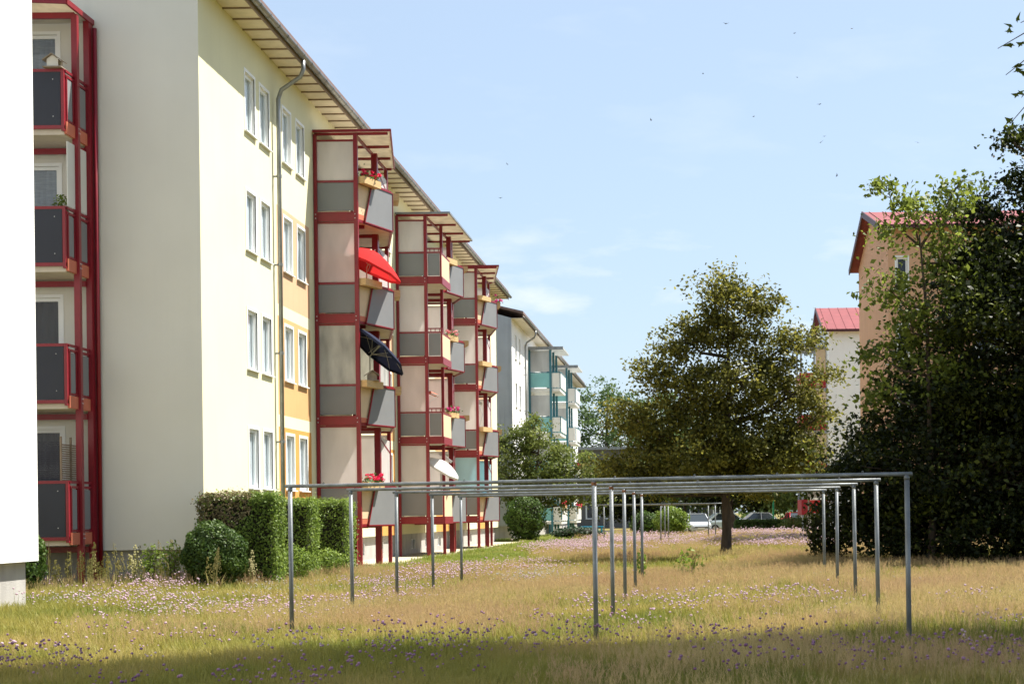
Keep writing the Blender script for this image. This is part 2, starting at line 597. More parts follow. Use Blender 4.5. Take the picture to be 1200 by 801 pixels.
def leafquads(cen, size, up=0.5, asp=0.62, nrm=None):
    """leaf-shaped folded quads round the given centres"""
    n = len(cen)
    a = rng.normal(size=(n, 3))
    if nrm is not None:
        nn = nrm * 1.1 + rng.normal(size=(n, 3)) * 0.7
    else:
        nn = rng.normal(size=(n, 3))
        nn[:, 2] += up * 1.5
    nn /= np.linalg.norm(nn, axis=1)[:, None] + 1e-9
    a -= nn * np.sum(a * nn, axis=1)[:, None]
    a /= np.linalg.norm(a, axis=1)[:, None] + 1e-9
    b = np.cross(nn, a)
    s = (size * rng.uniform(0.65, 1.3, n))[:, None]
    fold = nn * s * 0.12
    v = np.stack([cen - a * s * 0.5, cen + b * s * asp * 0.5 + fold - a * s * 0.05, cen + a * s * 0.5, cen - b * s * asp * 0.5 + fold - a * s * 0.05], axis=1).reshape(-1, 3)
    f = np.arange(4 * n).reshape(n, 4)
    return v, f


def on_ellipsoid(n, c, rad, lo=0.6, flat=None):
    d = rng.normal(size=(n, 3))
    d /= np.linalg.norm(d, axis=1)[:, None]
    rr = rng.uniform(lo ** 3, 1, n) ** (1 / 3)
    return np.array(c) + d * rr[:, None] * np.array(rad)


def tree(name, base, label, clumps, leaf_mat, trunk_h, trunk_r, n_clusters, per, leaf, cl_r=0.45, cat='tree', group=None, lo=0.5, limbs=True, lean=(0, 0), flat=0.55, twigs=0.35):
    """clumps: (x, y, z, rx, ry, rz) relative to the base"""
    t = empty(name, base, label, cat, group)
    mb = MB()
    top = Vector((lean[0], lean[1], trunk_h))
    pts = [Vector((0, 0, -0.15)), Vector((0, 0, 0.25)), Vector((lean[0] * 0.3 + 0.03, lean[1] * 0.3, trunk_h * 0.4)), top]
    rads = [trunk_r * 1.5, trunk_r * 1.08, trunk_r * 0.9, trunk_r * 0.7]
    ctop = max(c[2] + c[5] for c in clumps)
    cx = sum(c[0] for c in clumps) / len(clumps)
    cy = sum(c[1] for c in clumps) / len(clumps)
    pts += [top.lerp(Vector((cx, cy, ctop)), 0.45) + Vector((0.1, 0, 0)), top.lerp(Vector((cx, cy, ctop)), 0.92)]
    rads += [trunk_r * 0.45, trunk_r * 0.08]
    mb.tube(pts, rads, 9)
    vol = np.array([c[3] * c[4] * c[5] for c in clumps]) ** (2 / 3)
    cnt = np.maximum(3, (n_clusters * vol / vol.sum())).astype(int)
    cents = []
    spine = [Vector(p) for p in pts]
    for c, k in zip(clumps, cnt):
        cc = on_ellipsoid(k, c[:3], c[3:6], lo)
        cents.append(cc)
        if limbs:
            tgt = Vector(c[:3])
            zs = max(trunk_h * 0.92, min(tgt.z - 0.5 * (Vector((tgt.x, tgt.y)).length), ctop * 0.8))
            # point of the spine at that height
            for i in range(len(spine) - 1):
                if spine[i].z <= zs <= spine[i + 1].z:
                    f = (zs - spine[i].z) / max(1e-6, spine[i + 1].z - spine[i].z)
                    st = spine[i].lerp(spine[i + 1], f)
                    break
            else:
                st = spine[3]
            mid = st.lerp(tgt, 0.5) + Vector((random.uniform(-.2, .2), random.uniform(-.2, .2), -0.12 * (tgt - st).length))
            mb.tube([st, mid, tgt], [trunk_r * 0.42, trunk_r * 0.26, trunk_r * 0.12], 6)
            for q in cc[::max(1, int(1 / max(twigs, .01)))]:
                qv = Vector(q)
                mm = tgt.lerp(qv, 0.5) + Vector((random.uniform(-.15, .15), random.uniform(-.15, .15), random.uniform(-.1, .15)))
                mb.tube([mid.lerp(tgt, random.uniform(0.5, 1)), mm, qv], [trunk_r * 0.13, trunk_r * 0.08, 0.006], 4, cap=False)
    mb.build('trunk', bark, t, smooth=True)
    cents = np.concatenate(cents)
    n = len(cents)
    k = rng.integers(int(per * 0.5), int(per * 1.5) + 1, n)
    rep = np.repeat(cents, k, axis=0)
    rsz = np.repeat(rng.uniform(0.6, 1.35, n) * cl_r, k)
    off = rng.normal(size=rep.shape) * 0.55
    off[:, 2] *= flat
    off[:, 2] -= 0.12 * (off[:, 0] ** 2 + off[:, 1] ** 2)
    pos = rep + off * rsz[:, None]
    pos[:, 2] = np.maximum(pos[:, 2], 0.05)
    v, f = leafquads(pos, np.full(len(pos), leaf))
    cr = link('crown', npmesh('crown', v, f, leaf_mat), t)
    tag(cr, kind='stuff')
    return t


def gh(x, y):
    """height of the meadow"""
    def ss(a, b, t):
        t = np.clip((t - a) / (b - a), 0, 1)
        return t * t * (3 - 2 * t)
    x = np.asarray(x, float)
    y = np.asarray(y, float)
    h = 0.03 * np.sin(0.5 * x + 0.3 * y) * np.sin(0.31 * y + 1.0) + 0.02 * np.sin(1.3 * x - 0.7 * y)
    h = h + 0.10 * ss(-6.5, -9.5, x) * ss(90, 130, -y + 220) + 0.14 * ss(20, 25, y) * ss(-1.0, 2.0, x) * ss(0, 20, 110 - y)
    return h * ss(0, 8, 122 - y)


def H(x, y):
    return float(gh(x, y))


# ------------------------------------------------------------------ the ground
def axis(core0, core1, step, far):
    a = list(np.arange(core0, core1 + step * .5, step))
    lo, hi, s = a[0], a[-1], step
    while lo > -far:
        s *= 1.35
        lo -= s
        hi += s
        a = [lo] + a + [hi]
    return np.array(a)


gx = axis(-26, 40, 0.5, 1500)
gy = axis(0, 124, 0.5, 1500)
XX, YY = np.meshgrid(gx, gy)
ZZ = gh(XX, YY)
ny, nx = XX.shape
ii = np.arange(ny * nx).reshape(ny, nx)
quads = np.stack([ii[:-1, :-1], ii[:-1, 1:], ii[1:, 1:], ii[1:, :-1]], -1).reshape(-1, 4)
gme = npmesh('ground', np.stack([XX, YY, ZZ], -1).reshape(-1, 3), quads, soil)
gme.polygons.foreach_set('use_smooth', [True] * len(gme.polygons))
tag(link('ground', gme), kind='structure')

RY0, RY1 = 124.0, 131.0
o = MB().box(-300, 300, RY0, RY1, -0.3, 0.012).build('road', asphalt)
tag(o, kind='structure')
kb = tag(MB().box(-300, 300, RY0 - 0.16, RY0 - 0.003, -0.3, 0.12).build('kerb', kerbm), kind='structure')
kb = tag(MB().box(-300, 300, RY1 + 0.003, RY1 + 0.16, -0.3, 0.12).build('kerb', kerbm), kind='structure')
gs = MB()
ys = np.arange(33.0, 84.0, 1.0)
for a, b_ in zip(ys[:-1], ys[1:]):
    gs.add([(-10.55, a, H(-10.3, a) + .03), (-9.0, a, H(-9.0, a) + .02), (-9.0, b_, H(-9.0, b_) + .02), (-10.55, b_, H(-10.3, b_) + .03)], [(0, 1, 2, 3)])
tag(gs.build('gravel_path', gravel), kind='structure')

# ------------------------------------------------------------------ walls, windows
UNIT = {}


def wallmesh(Ov, rz, Lw, z0, z1, opens, mats, matfn, depth=0.15, extra_u=(), extra_z=()):
    """wall in local frame: x along, y inwards, z up; with real openings and reveals"""
    us = sorted({0.0, Lw, *extra_u, *[o_[0] for o_ in opens], *[o_[1] for o_ in opens]})
    zs = sorted({z0, z1, *extra_z, *[o_[2] for o_ in opens], *[o_[3] for o_ in opens]})
    mb = MB()
    idx = []
    for i in range(len(us) - 1):
        for j in range(len(zs) - 1):
            uc, zc = (us[i] + us[i + 1]) / 2, (zs[j] + zs[j + 1]) / 2
            if any(o_[0] < uc < o_[1] and o_[2] < zc < o_[3] for o_ in opens):
                continue
            mb.add([(us[i], 0, zs[j]), (us[i + 1], 0, zs[j]), (us[i + 1], 0, zs[j + 1]), (us[i], 0, zs[j + 1])], [(0, 1, 2, 3)])
            idx.append(matfn(uc, zc))
    for (a, b_, c, d) in opens:
        q = [(a, 0, c), (b_, 0, c), (b_, 0, d), (a, 0, d)]
        p = [(x, depth, z) for x, _, z in q]
        mb.add(q + p, [(0, 4, 5, 1), (1, 5, 6, 2), (2, 6, 7, 3), (3, 7, 4, 0)])
        idx += [matfn(-1, -1)] * 4
    return mb.mesh('wall', mats, idx)


def window_meshes(wd, ht, style):
    key = (round(wd, 3), round(ht, 3), style)
    if key in UNIT:
        return UNIT[key]
    fr = MB()
    t = 0.07 if ht > 0.6 else 0.03
    y0, y1 = 0.055, 0.115
    fr.box(-wd / 2, -wd / 2 + t, y0, y1, 0, ht)
    fr.box(wd / 2 - t, wd / 2, y0, y1, 0, ht)
    fr.box(-wd / 2 + t, wd / 2 - t, y0 + .001, y1, 0, t)
    fr.box(-wd / 2 + t, wd / 2 - t, y0 + .001, y1, ht - t, ht)
    if wd > 1.3:
        fr.box(-0.05, 0.05, y0 - .01, y1, t, ht - t)
    # flat white surround on the wall face
    s = 0.07 if ht > 0.6 else 0.008
    fr.box(-wd / 2 - s, -wd / 2, -0.012, 0.02, -s * 0, ht + s)
    fr.box(wd / 2, wd / 2 + s, -0.012, 0.02, -s * 0, ht + s)
    fr.box(-wd / 2, wd / 2, -0.011, 0.02, ht, ht + s)
    pn = MB().add([(-wd / 2 + t, 0.085, t), (wd / 2 - t, 0.085, t), (wd / 2 - t, 0.085, ht - t), (-wd / 2 + t, 0.085, ht - t)], [(0, 1, 2, 3)])
    cu = MB()
    k = 24
    for i in range(k):
        x0 = -wd / 2 + wd * i / k
        x1 = -wd / 2 + wd * (i + 1) / k
        a, b_ = 0.125 + 0.02 * (i % 2), 0.125 + 0.02 * ((i + 1) % 2)
        cu.add([(x0, a, 0), (x1, b_, 0), (x1, b_, ht), (x0, a, ht)], [(0, 1, 2, 3)])
    cu.add([(-wd / 2, .116, 0), (wd / 2, .116, 0), (wd / 2, .18, 0), (-wd / 2, .18, 0)], [(0, 1, 2, 3)])
    si = MB().box(-wd / 2 - 0.08, wd / 2 + 0.08, -0.07, 0.053, -0.035, -0.003)
    cm = {'curtain': curt, 'blind': blindm, 'dark': roomdark}[style]  # 'dark' is no cloth: a sheet coloured like the room's shade
    UNIT[key] = (fr.mesh('window', pvc), pn.mesh('pane', pane_m), cu.mesh('curtain', cm), si.mesh('sill', sillm))
    return UNIT[key]


def window(bld, wall_loc, rz, u0, u1, z0, z1, style='curtain', sill=True):
    """wall_loc: wall origin relative to the building Empty"""
    f, p, c, s = window_meshes(u1 - u0, z1 - z0, style)
    uc = (u0 + u1) / 2
    loc = (wall_loc[0] + math.cos(rz) * uc, wall_loc[1] + math.sin(rz) * uc, z0)
    o_ = link('window', f, bld, loc, rz)
    link('pane', p, o_)
    link('curtain', c, o_)
    if sill:
        link('sill', s, o_)
    return o_


def downpipe(bld, x, y, ztop, ox, rzn=None):
    """swan-necked pipe on a +x facing wall; ox = eaves projection"""
    mb = MB()
    mb.tube([(x + ox - 0.03, y, ztop), (x + ox - 0.03, y, ztop - 0.22), (x + ox - 0.10, y, ztop - 0.40), (x + 0.22, y, ztop - 0.72), (x + 0.14, y, ztop - 0.95), (x + 0.14, y, ztop - 1.3), (x + 0.14, y, 0.25)], 0.055, 10)
    o_ = mb.build('downpipe', zinc, bld, smooth=True)
    cm = MB()
    for z in np.arange(1.2, ztop - 1.4, 2.2):
        cm.tube([(x + 0.14, y, z), (x + 0.14, y, z + 0.07)], 0.068, 10)
        cm.box(x + .0, x + 0.1, y - .015, y + .015, z + .01, z + .05)
    cm.build('pipe_clamp', zinc, o_)
    return o_


def eaves(bld, xf, xb, y0, y1, z, zr, ov, rafters=True, verge=0.12):
    """gable roof with ridge along y; eaves over the wall xf at +x side. relative coords"""
    xm = (xf + xb) / 2
    mb = MB()
    pitch = (zr - z) / (xm - xf)
    prof = [(xf + ov, z + pitch * ov * -1), (xm, zr), (xb - ov, z + pitch * -ov)]
    th = 0.16
    pts = []
    for y in (y0 - verge, y1 + verge):
        for (px, pz) in prof:
            pts.append((px, y, pz + th))
        for (px, pz) in reversed(prof):
            pts.append((px, y, pz + 0.03))
    k = 6
    fs_ = [(0, 1, 1 + k, 0 + k), (1, 2, 2 + k, 1 + k), (2, 3, 3 + k, 2 + k), (3, 4, 4 + k, 3 + k), (4, 5, 5 + k, 4 + k), (5, 0, k, 5 + k), (5, 4, 3, 2, 1, 0), (6, 7, 8, 9, 10, 11)]
    mb.add(pts, fs_)
    rf = mb.build('roof', rooftile, bld)
    sb = MB()
    zz = z - 0.02
    sb.box(xf + 0.002, xf + ov - 0.02, y0 - verge + .02, y1 + verge - .02, zz - .02, zz)
    sb.build('soffit', soffit, rf)
    fb = MB().box(xf + ov - 0.019, xf + ov + 0.006, y0 - verge + .01, y1 + verge - .01, zz - 0.06, zz + 0.17)
    fb.build('fascia_board', rafterm, rf)
    if rafters:
        rm = MB().box(0, ov - 0.021, -0.018, 0.018, -0.055, -0.0205).mesh('rafter', rafterm)
        for y in np.arange(y0 + 0.2, y1, 0.78):
            link('rafter', rm, rf, (xf + 0.003, y, zz))
    # half round gutter with joints and brackets
    g = MB()
    R = 0.085
    cx, cz = xf + ov + R + 0.01, zz + 0.10
    seg = 10
    prof2 = [(cx + R * math.cos(math.pi + math.pi * i / seg), cz + R * math.sin(math.pi + math.pi * i / seg)) for i in range(seg + 1)]
    prof2 += [(cx + (R - .012) * math.cos(2 * math.pi - math.pi * i / seg), cz + (R - .012) * math.sin(2 * math.pi - math.pi * i / seg)) for i in range(seg + 1)]
    n2 = len(prof2)
    yy = [y0 - verge, y1 + verge]
    g.add([(p[0], y, p[1]) for y in yy for p in prof2], [(i, (i + 1) % n2, (i + 1) % n2 + n2, i + n2) for i in range(n2)] + [tuple(range(n2 - 1, -1, -1)), tuple(range(n2, 2 * n2))])
    gu = g.build('gutter', zinc, rf, smooth=False)
    bm = MB()
    for i in range(seg):
        a0, a1 = math.pi + math.pi * i / seg, math.pi + math.pi * (i + 1) / seg
        r0, r1 = R + .002, R + .009
        bm.add([(r0 * math.cos(a0), -.02, r0 * math.sin(a0)), (r1 * math.cos(a0), -.02, r1 * math.sin(a0)), (r1 * math.cos(a1), -.02, r1 * math.sin(a1)), (r0 * math.cos(a1), -.02, r0 * math.sin(a1)),
                (r0 * math.cos(a0), .02, r0 * math.sin(a0)), (r1 * math.cos(a0), .02, r1 * math.sin(a0)), (r1 * math.cos(a1), .02, r1 * math.sin(a1)), (r0 * math.cos(a1), .02, r0 * math.sin(a1))],
               [(0, 1, 2, 3), (7, 6, 5, 4), (1, 5, 6, 2), (0, 3, 7, 4)])
    bme = bm.mesh('gutter_bracket', zinc)
    if rafters:
        for y in np.arange(y0 + 0.3, y1, 0.78):
            link('gutter_bracket', bme, rf, (cx, y, cz))
    return rf


FL = 1.35     # floor of the lowest storey
ST = 2.78     # storey height
TF, TS = 1.47, 2.80   # balcony floors
FX = -10.4    # building line of the row on the left
WTOP = 12.95
HALF = math.pi / 2


def row_building(name, label, X, y0, y1, wins, wallmats, fmat, gable_mats, gable_fn, gopens, gstyle, rafters=True, pipes=(), zt=WTOP, width=11.0, extra_u=(), extra_z=(), basement=True, gable_parent_hook=None):
    b = empty(name, (X, y0, 0), label, 'building')
    Ln = y1 - y0
    opens = []
    for (u0, u1) in wins:
        for k in range(4):
            opens.append((u0 - y0, u1 - y0, FL + .90 + ST * k, FL + 2.29 + ST * k))
    me = wallmesh(None, 0, Ln, 0.9, zt, opens, wallmats, fmat, extra_u=extra_u, extra_z=extra_z)
    wl = link('wall', me, b, (0, 0, 0), HALF)
    for (a, c, d, e) in opens:
        window(b, (0, 0, 0), HALF, a, c, d, e)
    # gable towards the camera: local x along +X, starts at the left
    gme_ = wallmesh(None, 0, width, 0.9, zt, gopens, gable_mats, gable_fn, extra_z=(FL + ST, FL + 2 * ST))
    link('wall', gme_, b, (-width, 0, 0), 0)
    for (a, c, d, e), stl in zip(gopens, gstyle):
        window(b, (-width, 0, 0), 0, a, c, d, e, stl, sill=False)
    # back, far gable and gable triangles
    mb = MB()
    mb.add([(0, Ln, 0.9), (-width, Ln, 0.9), (-width, Ln, zt), (0, Ln, zt)], [(0, 1, 2, 3)])
    mb.add([(-width, Ln, 0.9), (-width, 0, 0.9), (-width, 0, zt), (-width, Ln, zt)], [(0, 1, 2, 3)])
    zr = zt + 0.05 + width / 2 * 0.30
    mb.add([(-width, 0, zt), (0, 0, zt), (-width / 2, 0, zr - .1)], [(0, 1, 2)])
    mb.add([(0, Ln, zt), (-width, Ln, zt), (-width / 2, Ln, zr - .1)], [(0, 1, 2)])
    mb.build('wall', gable_mats[0], b)
    rec = 0.15
    po = [(u - .0, u + 0.7, 0.32, 0.68) for u in np.arange(1.0, Ln - 1, 3.0)] if basement else []
    pm = wallmesh(None, 0, Ln - 2 * rec, -0.4, 0.9, po, [plinth], lambda u, z: 0, depth=0.1)
    pl = link('plinth', pm, b, (-rec, rec, 0), HALF)
    for (a, c, d, e) in po:
        window(b, (-rec, rec, 0), HALF, a, c, d, e, 'dark', sill=False)
    mb = MB()
    mb.add([(-width + rec, rec, -.4), (-rec, rec, -.4), (-rec, rec, .9), (-width + rec, rec, .9)], [(0, 1, 2, 3)])
    mb.add([(-rec, Ln - rec, -.4), (-width + rec, Ln - rec, -.4), (-width + rec, Ln - rec, .9), (-rec, Ln - rec, .9)], [(0, 1, 2, 3)])
    mb.add([(-width + rec, Ln - rec, -.4), (-width + rec, rec, -.4), (-width + rec, rec, .9), (-width + rec, Ln - rec, .9)], [(0, 1, 2, 3)])
    mb.build('plinth', plinth, b)
    mb = MB()   # underside lip of the insulated wall
    mb.add([(0, 0, .9), (-rec - .01, 0, .9), (-rec - .01, Ln, .9), (0, Ln, .9)], [(0, 1, 2, 3)])
    mb.add([(0, 0, .9), (0, rec + .01, .9), (-width, rec + .01, .9), (-width, 0, .9)], [(0, 1, 2, 3)])
    mb.build('wall_base_edge', wallmats[0], b)
    eaves(b, 0, -width, 0, Ln, zt, zr, 0.68, rafters)
    for y in pipes:
        downpipe(b, 0, y - y0, zt - 0.05, 0.80)
    return b


# --- the long cream building
B1Y0, B1Y1 = 33.4, 83.2
T0 = 43.45          # first balcony tower
STEP = 11.9
wins = []
for k in range(4):
    for a in (-6.6, -5.35, -3.25, -1.88):
        y = T0 + STEP * k + a
        if y < B1Y1 - 1.5:
            wins.append((y, y + 0.80))


def f_cream(u, z):
    if u < 0:
        return 4
    y = u + B1Y0
    s = (y - T0) % STEP
    if z < FL + 3 * ST - 0.2 and (s > STEP - 3.95 and s < STEP - 0.60):
        for k in range(3):
            if FL + ST * k - (0.5 if k == 0 else 0.0) < z < FL + ST * (k + 1) - 0.30:
                return (3, 2, 1)[k]
    return 0


eu = []
for k in range(-1, 5):
    for a in (-3.95, -0.60):
        u = T0 + STEP * k + a - B1Y0
        if 0 < u < B1Y1 - B1Y0:
            eu.append(u)
ez = []
for k in range(3):
    ez += [FL + ST * k, FL + ST * (k + 1) - 0.30]
ez = [z for z in ez if z > 0.95]
GW = 11.0
gop, gst = [], []
for k in range(4):
    gop.append((GW - 4.55, GW - 2.98, FL + ST * k - .1, FL + ST * k + 2.12))
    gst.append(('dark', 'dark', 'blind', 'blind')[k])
b1 = row_building('apartment_building', 'long cream and yellow apartment block with red steel balconies', FX, B1Y0, B1Y1, wins,
                  [cream_front, peach, yellow, orange, whiter], f_cream, [cream], lambda u, z: 0, gop, gst, pipes=(39.3,), extra_u=eu, extra_z=ez)

# --- white building whose corner stands beside the camera
b0 = row_building('apartment_building', 'glaring white wall corner with low grey plinth beside the meadow', -10.62, -6.0, 25.5, [(2.0, 3.4), (8.0, 9.4), (14, 15.4), (19.0, 20.4)],
                  [whiter, whiter, whiter, whiter, whiter], lambda u, z: 0, [whiter], lambda u, z: 0, [], [], rafters=False)

# --- grey gabled building with teal balconies
b2 = row_building('apartment_building', 'grey gabled apartment block with teal balconies behind pale green trees', -10.36, 90.0, 140.0, [(91.6, 92.4), (93.6, 94.4), (96.6, 97.3), (107, 108), (119, 120)],
                  [whiter, whiter, whiter, whiter, whiter], lambda u, z: 0, [bluegrey], lambda u, z: 0, [], [], rafters=False, pipes=(96.0,), zt=12.75)


# ------------------------------------------------------------------ red balcony towers
def nose_point(s, d0, d1):
    (s0, o0), (s1, o1) = d0, d1
    f = (s - s0) / (s1 - s0)
    return o0 + (o1 - o0) * f


def P3(s, o_, z):
    return (s, -o_, z)


def rail_line(mb, pts, z, w_=0.05, h_=0.06):
    for p, q in zip(pts[:-1], pts[1:]):
        mb.beam(P3(p[0], p[1], z), P3(q[0], q[1], z), w_, h_)


def vplate(p, q, z0, z1, th=0.02, top=None):
    """upright sheet between two plan points; top = (p2, q2) for a slanted outline"""
    tp = top or (p, q)
    return MB().plate([P3(*p, z0), P3(*q, z0), P3(*tp[1], z1), P3(*tp[0], z1)], th)


def tower(bld, wy, twin, front_m, acr, far=False):
    """wy: y of the near side. Four balconies, posts and canopy, all parts of the building."""
    base = Vector((0, wy - bld.location.y, 0))
    off = 1.9 if twin else 0.0
    near_o = 1.05 if twin else 1.17
    end = 4.5 + (0.9 if twin else 0)
    A, D, E = (off + 0.0, 1.17 + (0.1 if twin else 0)), (off + 1.85, 1.76), (end, 1.17)
    plan = [(0, 0.04)]
    if twin:
        plan += [(0, 1.58), (1.85, 1.58)]
    plan += [A, D, E, (end, 0.04)]
    ztop = 12.06
    for k in range(4):
        zf = TF + TS * k
        sl_ = MB()
        poly = [P3(s + 0.02, max(o_ - 0.02, 0.04), 0) for s, o_ in plan]
        sl_.plate([(x, y, -0.09) for x, y, z in poly], 0.12)
        slab = sl_.build('balcony', slabm, bld, (base.x, base.y, zf), HALF)
        # red edge channels round the slab
        eb = MB()
        e2 = [(0, 0.06), (0, plan[1][1] if twin else A[1])]
        eb.beam(P3(-0.03, 0.03, -0.08), P3(-0.03, e2[1][1] + .02, -0.08), 0.05, 0.25)
        eb.beam(P3(-0.06, 0.05, 0.035), P3(-0.06, e2[1][1], 0.035), 0.012, 0.03)
        if twin:
            eb.beam(P3(0.0, 1.60, -0.08), P3(1.86, 1.60, -0.08), 0.05, 0.25)
        eb.beam(P3(end + .03, 0.03, -0.08), P3(end + .03, 1.17, -0.08), 0.05, 0.25)
        eb.beam(P3(D[0], D[1] + .01, -0.17), P3(E[0], E[1] + .01, -0.17), 0.05, 0.07)
        eb.beam(P3(D[0], D[1] + .01, -0.17), P3(A[0] + .03, A[1] + .01, -0.17), 0.05, 0.07)
        # joists under the slab
        for s in (off + .9, off + 2.4):
            eb.beam(P3(s, 0.05, -0.2), P3(s, 1.2, -0.2), 0.08, 0.1)
        eb.build('edge_beam', redsteel, slab)
        se = MB()
        f = 0.62 / 1.85
        mid = (A[0] + .62, A[1] + (D[1] - A[1]) * f)
        se.beam(P3(A[0] + .03, A[1] + .015, -0.06), P3(mid[0], mid[1] + .015, -0.06), 0.03, 0.14)
        se.build('slab_edge', salmon, slab)
        # near side: grey sheet below, frosted sheet above
        vplate((0, 0.10), (0, near_o - 0.06), 0.09, 0.86).build('side_panel', greypan, slab)
        up = 2.60 if k < 3 else 2.05
        vplate((0, 0.10), (0, near_o - 0.06), 0.93, up - .06).build('wind_screen', acr[k], slab)
        rl = MB()
        rl.beam(P3(0, 0.06, 0.895), P3(0, near_o, 0.895), 0.05, 0.06)
        zt2 = 2.02 if k == 3 else 2.56
        MB().beam(P3(0, 0.06, zt2), P3(0, near_o, zt2), 0.05, 0.05).build('top_rail', redsteel, slab)
        if twin:
            rl.beam(P3(0, near_o, 0.895), P3(0, 1.58, 0.895), 0.05, 0.05)
            rl.beam(P3(0, near_o, 1.03), P3(0, 1.58, 1.03), 0.04, 0.04)
            for q in (1.2, 1.35, 1.5):
                rl.beam(P3(0, q, 0.89), P3(0, q, 1.03), 0.025, 0.025)
            rl.beam(P3(0, 1.58, 0.0), P3(0, 1.58, 1.05), 0.05, 0.06)
            rl.beam(P3(0, 1.58, 0.87), P3(1.85, 1.58, 0.87), 0.05, 0.05)
            rl.beam(P3(1.85, 1.60, 0.868), P3(A[0] + .02, A[1] - .02, 0.866), 0.05, 0.045)
            vplate((0, near_o + 0.08), (0, 1.53), 0.09, 0.86).build('side_panel', darkpan if False else greypan, slab)
            vplate((0.06, 1.585), (1.8, 1.585), 0.02, 0.84).build('prow_panel', creampan, slab)
        # prow: cream sheet, then the grey sheet with its slanting edge
        def on(s):
            return (A[0] + s, A[1] + (D[1] - A[1]) * s / 1.85)
        cp = vplate(on(0.05), on(0.85), 0.02, 0.84, 0.018)
        cp.build('prow_panel', creampan, slab)
        n2 = Vector((1.85, -(D[1] - A[1]), 0)).normalized()
        def pr(s, e=0.05):
            p = on(s)
            return (p[0] - 0.30 * e, p[1] + e)
        fp = vplate(pr(0.34), pr(1.83), -0.16, 0.90, 0.02, top=(pr(0.72), pr(1.83)))
        fp.build('front_panel', front_m, slab)
        tr = MB()
        tr.beam(P3(*pr(0.33, .062), -0.17), P3(*pr(0.71, .062), 0.91), 0.03, 0.03)
        tr.beam(P3(*pr(0.33, .062), -0.17), P3(*pr(1.85, .062), -0.17), 0.03, 0.03)
        tr.beam(P3(*pr(0.71, .062), 0.915), P3(*pr(1.85, .062), 0.915), 0.03, 0.03)
        tr.beam(P3(*pr(1.85, .062), -0.17), P3(*pr(1.85, .062), 0.92), 0.03, 0.03)
        tr.build('panel_trim', redsteel, slab)
        bp = MB()
        bp.plate([P3(D[0] + .03, D[1] + .04, -.16), P3(E[0], E[1] + .04, -.16), P3(E[0], E[1] + .04, 0.90), P3(D[0] + .03, D[1] + .04, 0.90)], 0.02)
        bp.build('front_panel', front_m, slab)
        rl.beam(P3(*on(0.02), 0.865), P3(*on(0.8), 0.865), 0.05, 0.04)
        rl.beam(P3(*on(0.7), 0.96), P3(*on(1.85), 0.96), 0.05, 0.05)
        rl.beam(P3(*on(0.75), 0.855), P3(*on(0.75), 0.97), 0.045, 0.045)
        rl.beam(P3(D[0], D[1], 0.96), P3(E[0], E[1], 0.96), 0.05, 0.05)
        rl.build('railing', redsteel, slab)
        # upright acrylic wing in the front plane with clipped upper corner
        sx = off + 2.45
        ex = end - 0.06
        hh = 2.50 if k < 3 else 2.0
        wp = MB().plate([P3(sx, 1.14, 0.95), P3(ex, 1.14, 0.95), P3(ex, 1.14, hh - .15), P3(sx + 0.75, 1.14, hh - .1), P3(sx, 1.14, hh)][::1], 0.016)
        wp.build('wind_screen', acr[k], slab)
        wt = MB()
        wt.beam(P3(sx, 1.14, hh), P3(ex, 1.14, hh - 0.5), 0.035, 0.05)
        wt.beam(P3(ex + .02, 1.14, .1), P3(ex + .02, 1.14, hh - .48), 0.03, 0.05)
        wt.build('screen_trim', redsteel, slab)
        # far side screen
        vplate((end, 0.10), (end, 1.1), 0.09, up - .06).build('wind_screen', acr[k], slab)
        # bolts on the near channel
        bm = MB()
        for oo in (0.07, near_o - .02):
            for zz in (-0.13, -0.02):
                bm.ball(P3(-0.105, oo, zz), 0.017, 6, 4)
        bm.build('bolt', bolt, slab)
    # posts, from the ground to the canopy
    posts = [(-0.03, 0.06, .09), (-0.03, near_o, .11), (off + 2.4, 1.20, .17), (end, 1.12, .10), (end, 0.08, .09)]
    if twin:
        posts += [(1.86, 1.30, .10), (0.7, 1.0, .09)]
    for (s, o_, wd) in posts:
        zt_ = ztop if wd != 0.0901 else TF
        z1_ = ztop if not (twin and (s, o_) == (0.7, 1.0)) else TF - .15
        MB().box(-wd / 2, wd / 2, -wd / 2, wd / 2, -0.3, z1_).build('balcony_post', redsteel, bld, (base.x + o_, base.y + s, 0), HALF)
    # canopy
    near_r, far_r = (1.92, 1.92) if twin else (2.16, 1.36)
    rp_ = [(-0.15, 0.02), (-0.15, near_r), (end + 0.1, far_r), (end + 0.1, 0.02)]
    rf = MB().plate([P3(s, o_, 0.06) for s, o_ in rp_], 0.03).build('canopy', roofacr, bld, (base.x, base.y, ztop), HALF)
    tr = MB()
    for p, q in zip(rp_[:-1], rp_[1:]):
        tr.beam(P3(p[0], p[1], 0.065), P3(q[0], q[1], 0.065), 0.04, 0.07)
    tr.build('canopy_trim', zinc if twin else redsteel, rf)
    ra_ = MB()
    for s in (0.0, end * .35, end * .68, end):
        f = (s + .15) / (end + .25)
        ra_.beam(P3(s, .04, 0.01), P3(s, near_r + (far_r - near_r) * f - .08, 0.01), 0.06, 0.07)
    ra_.beam(P3(0, near_o, -.03), P3(end, 1.14, -.03), 0.07, 0.07)
    ra_.build('canopy_frame', redsteel, rf)


tower(b1, T0, False, greypan, [frost, frostdirty, frostpink, frost])
tower(b1, T0 + STEP, True, greypan, [frost, frostpink, frost, frost])
tower(b1, T0 + 2 * STEP, False, greypan, [frostblue, frost, frost, frost])


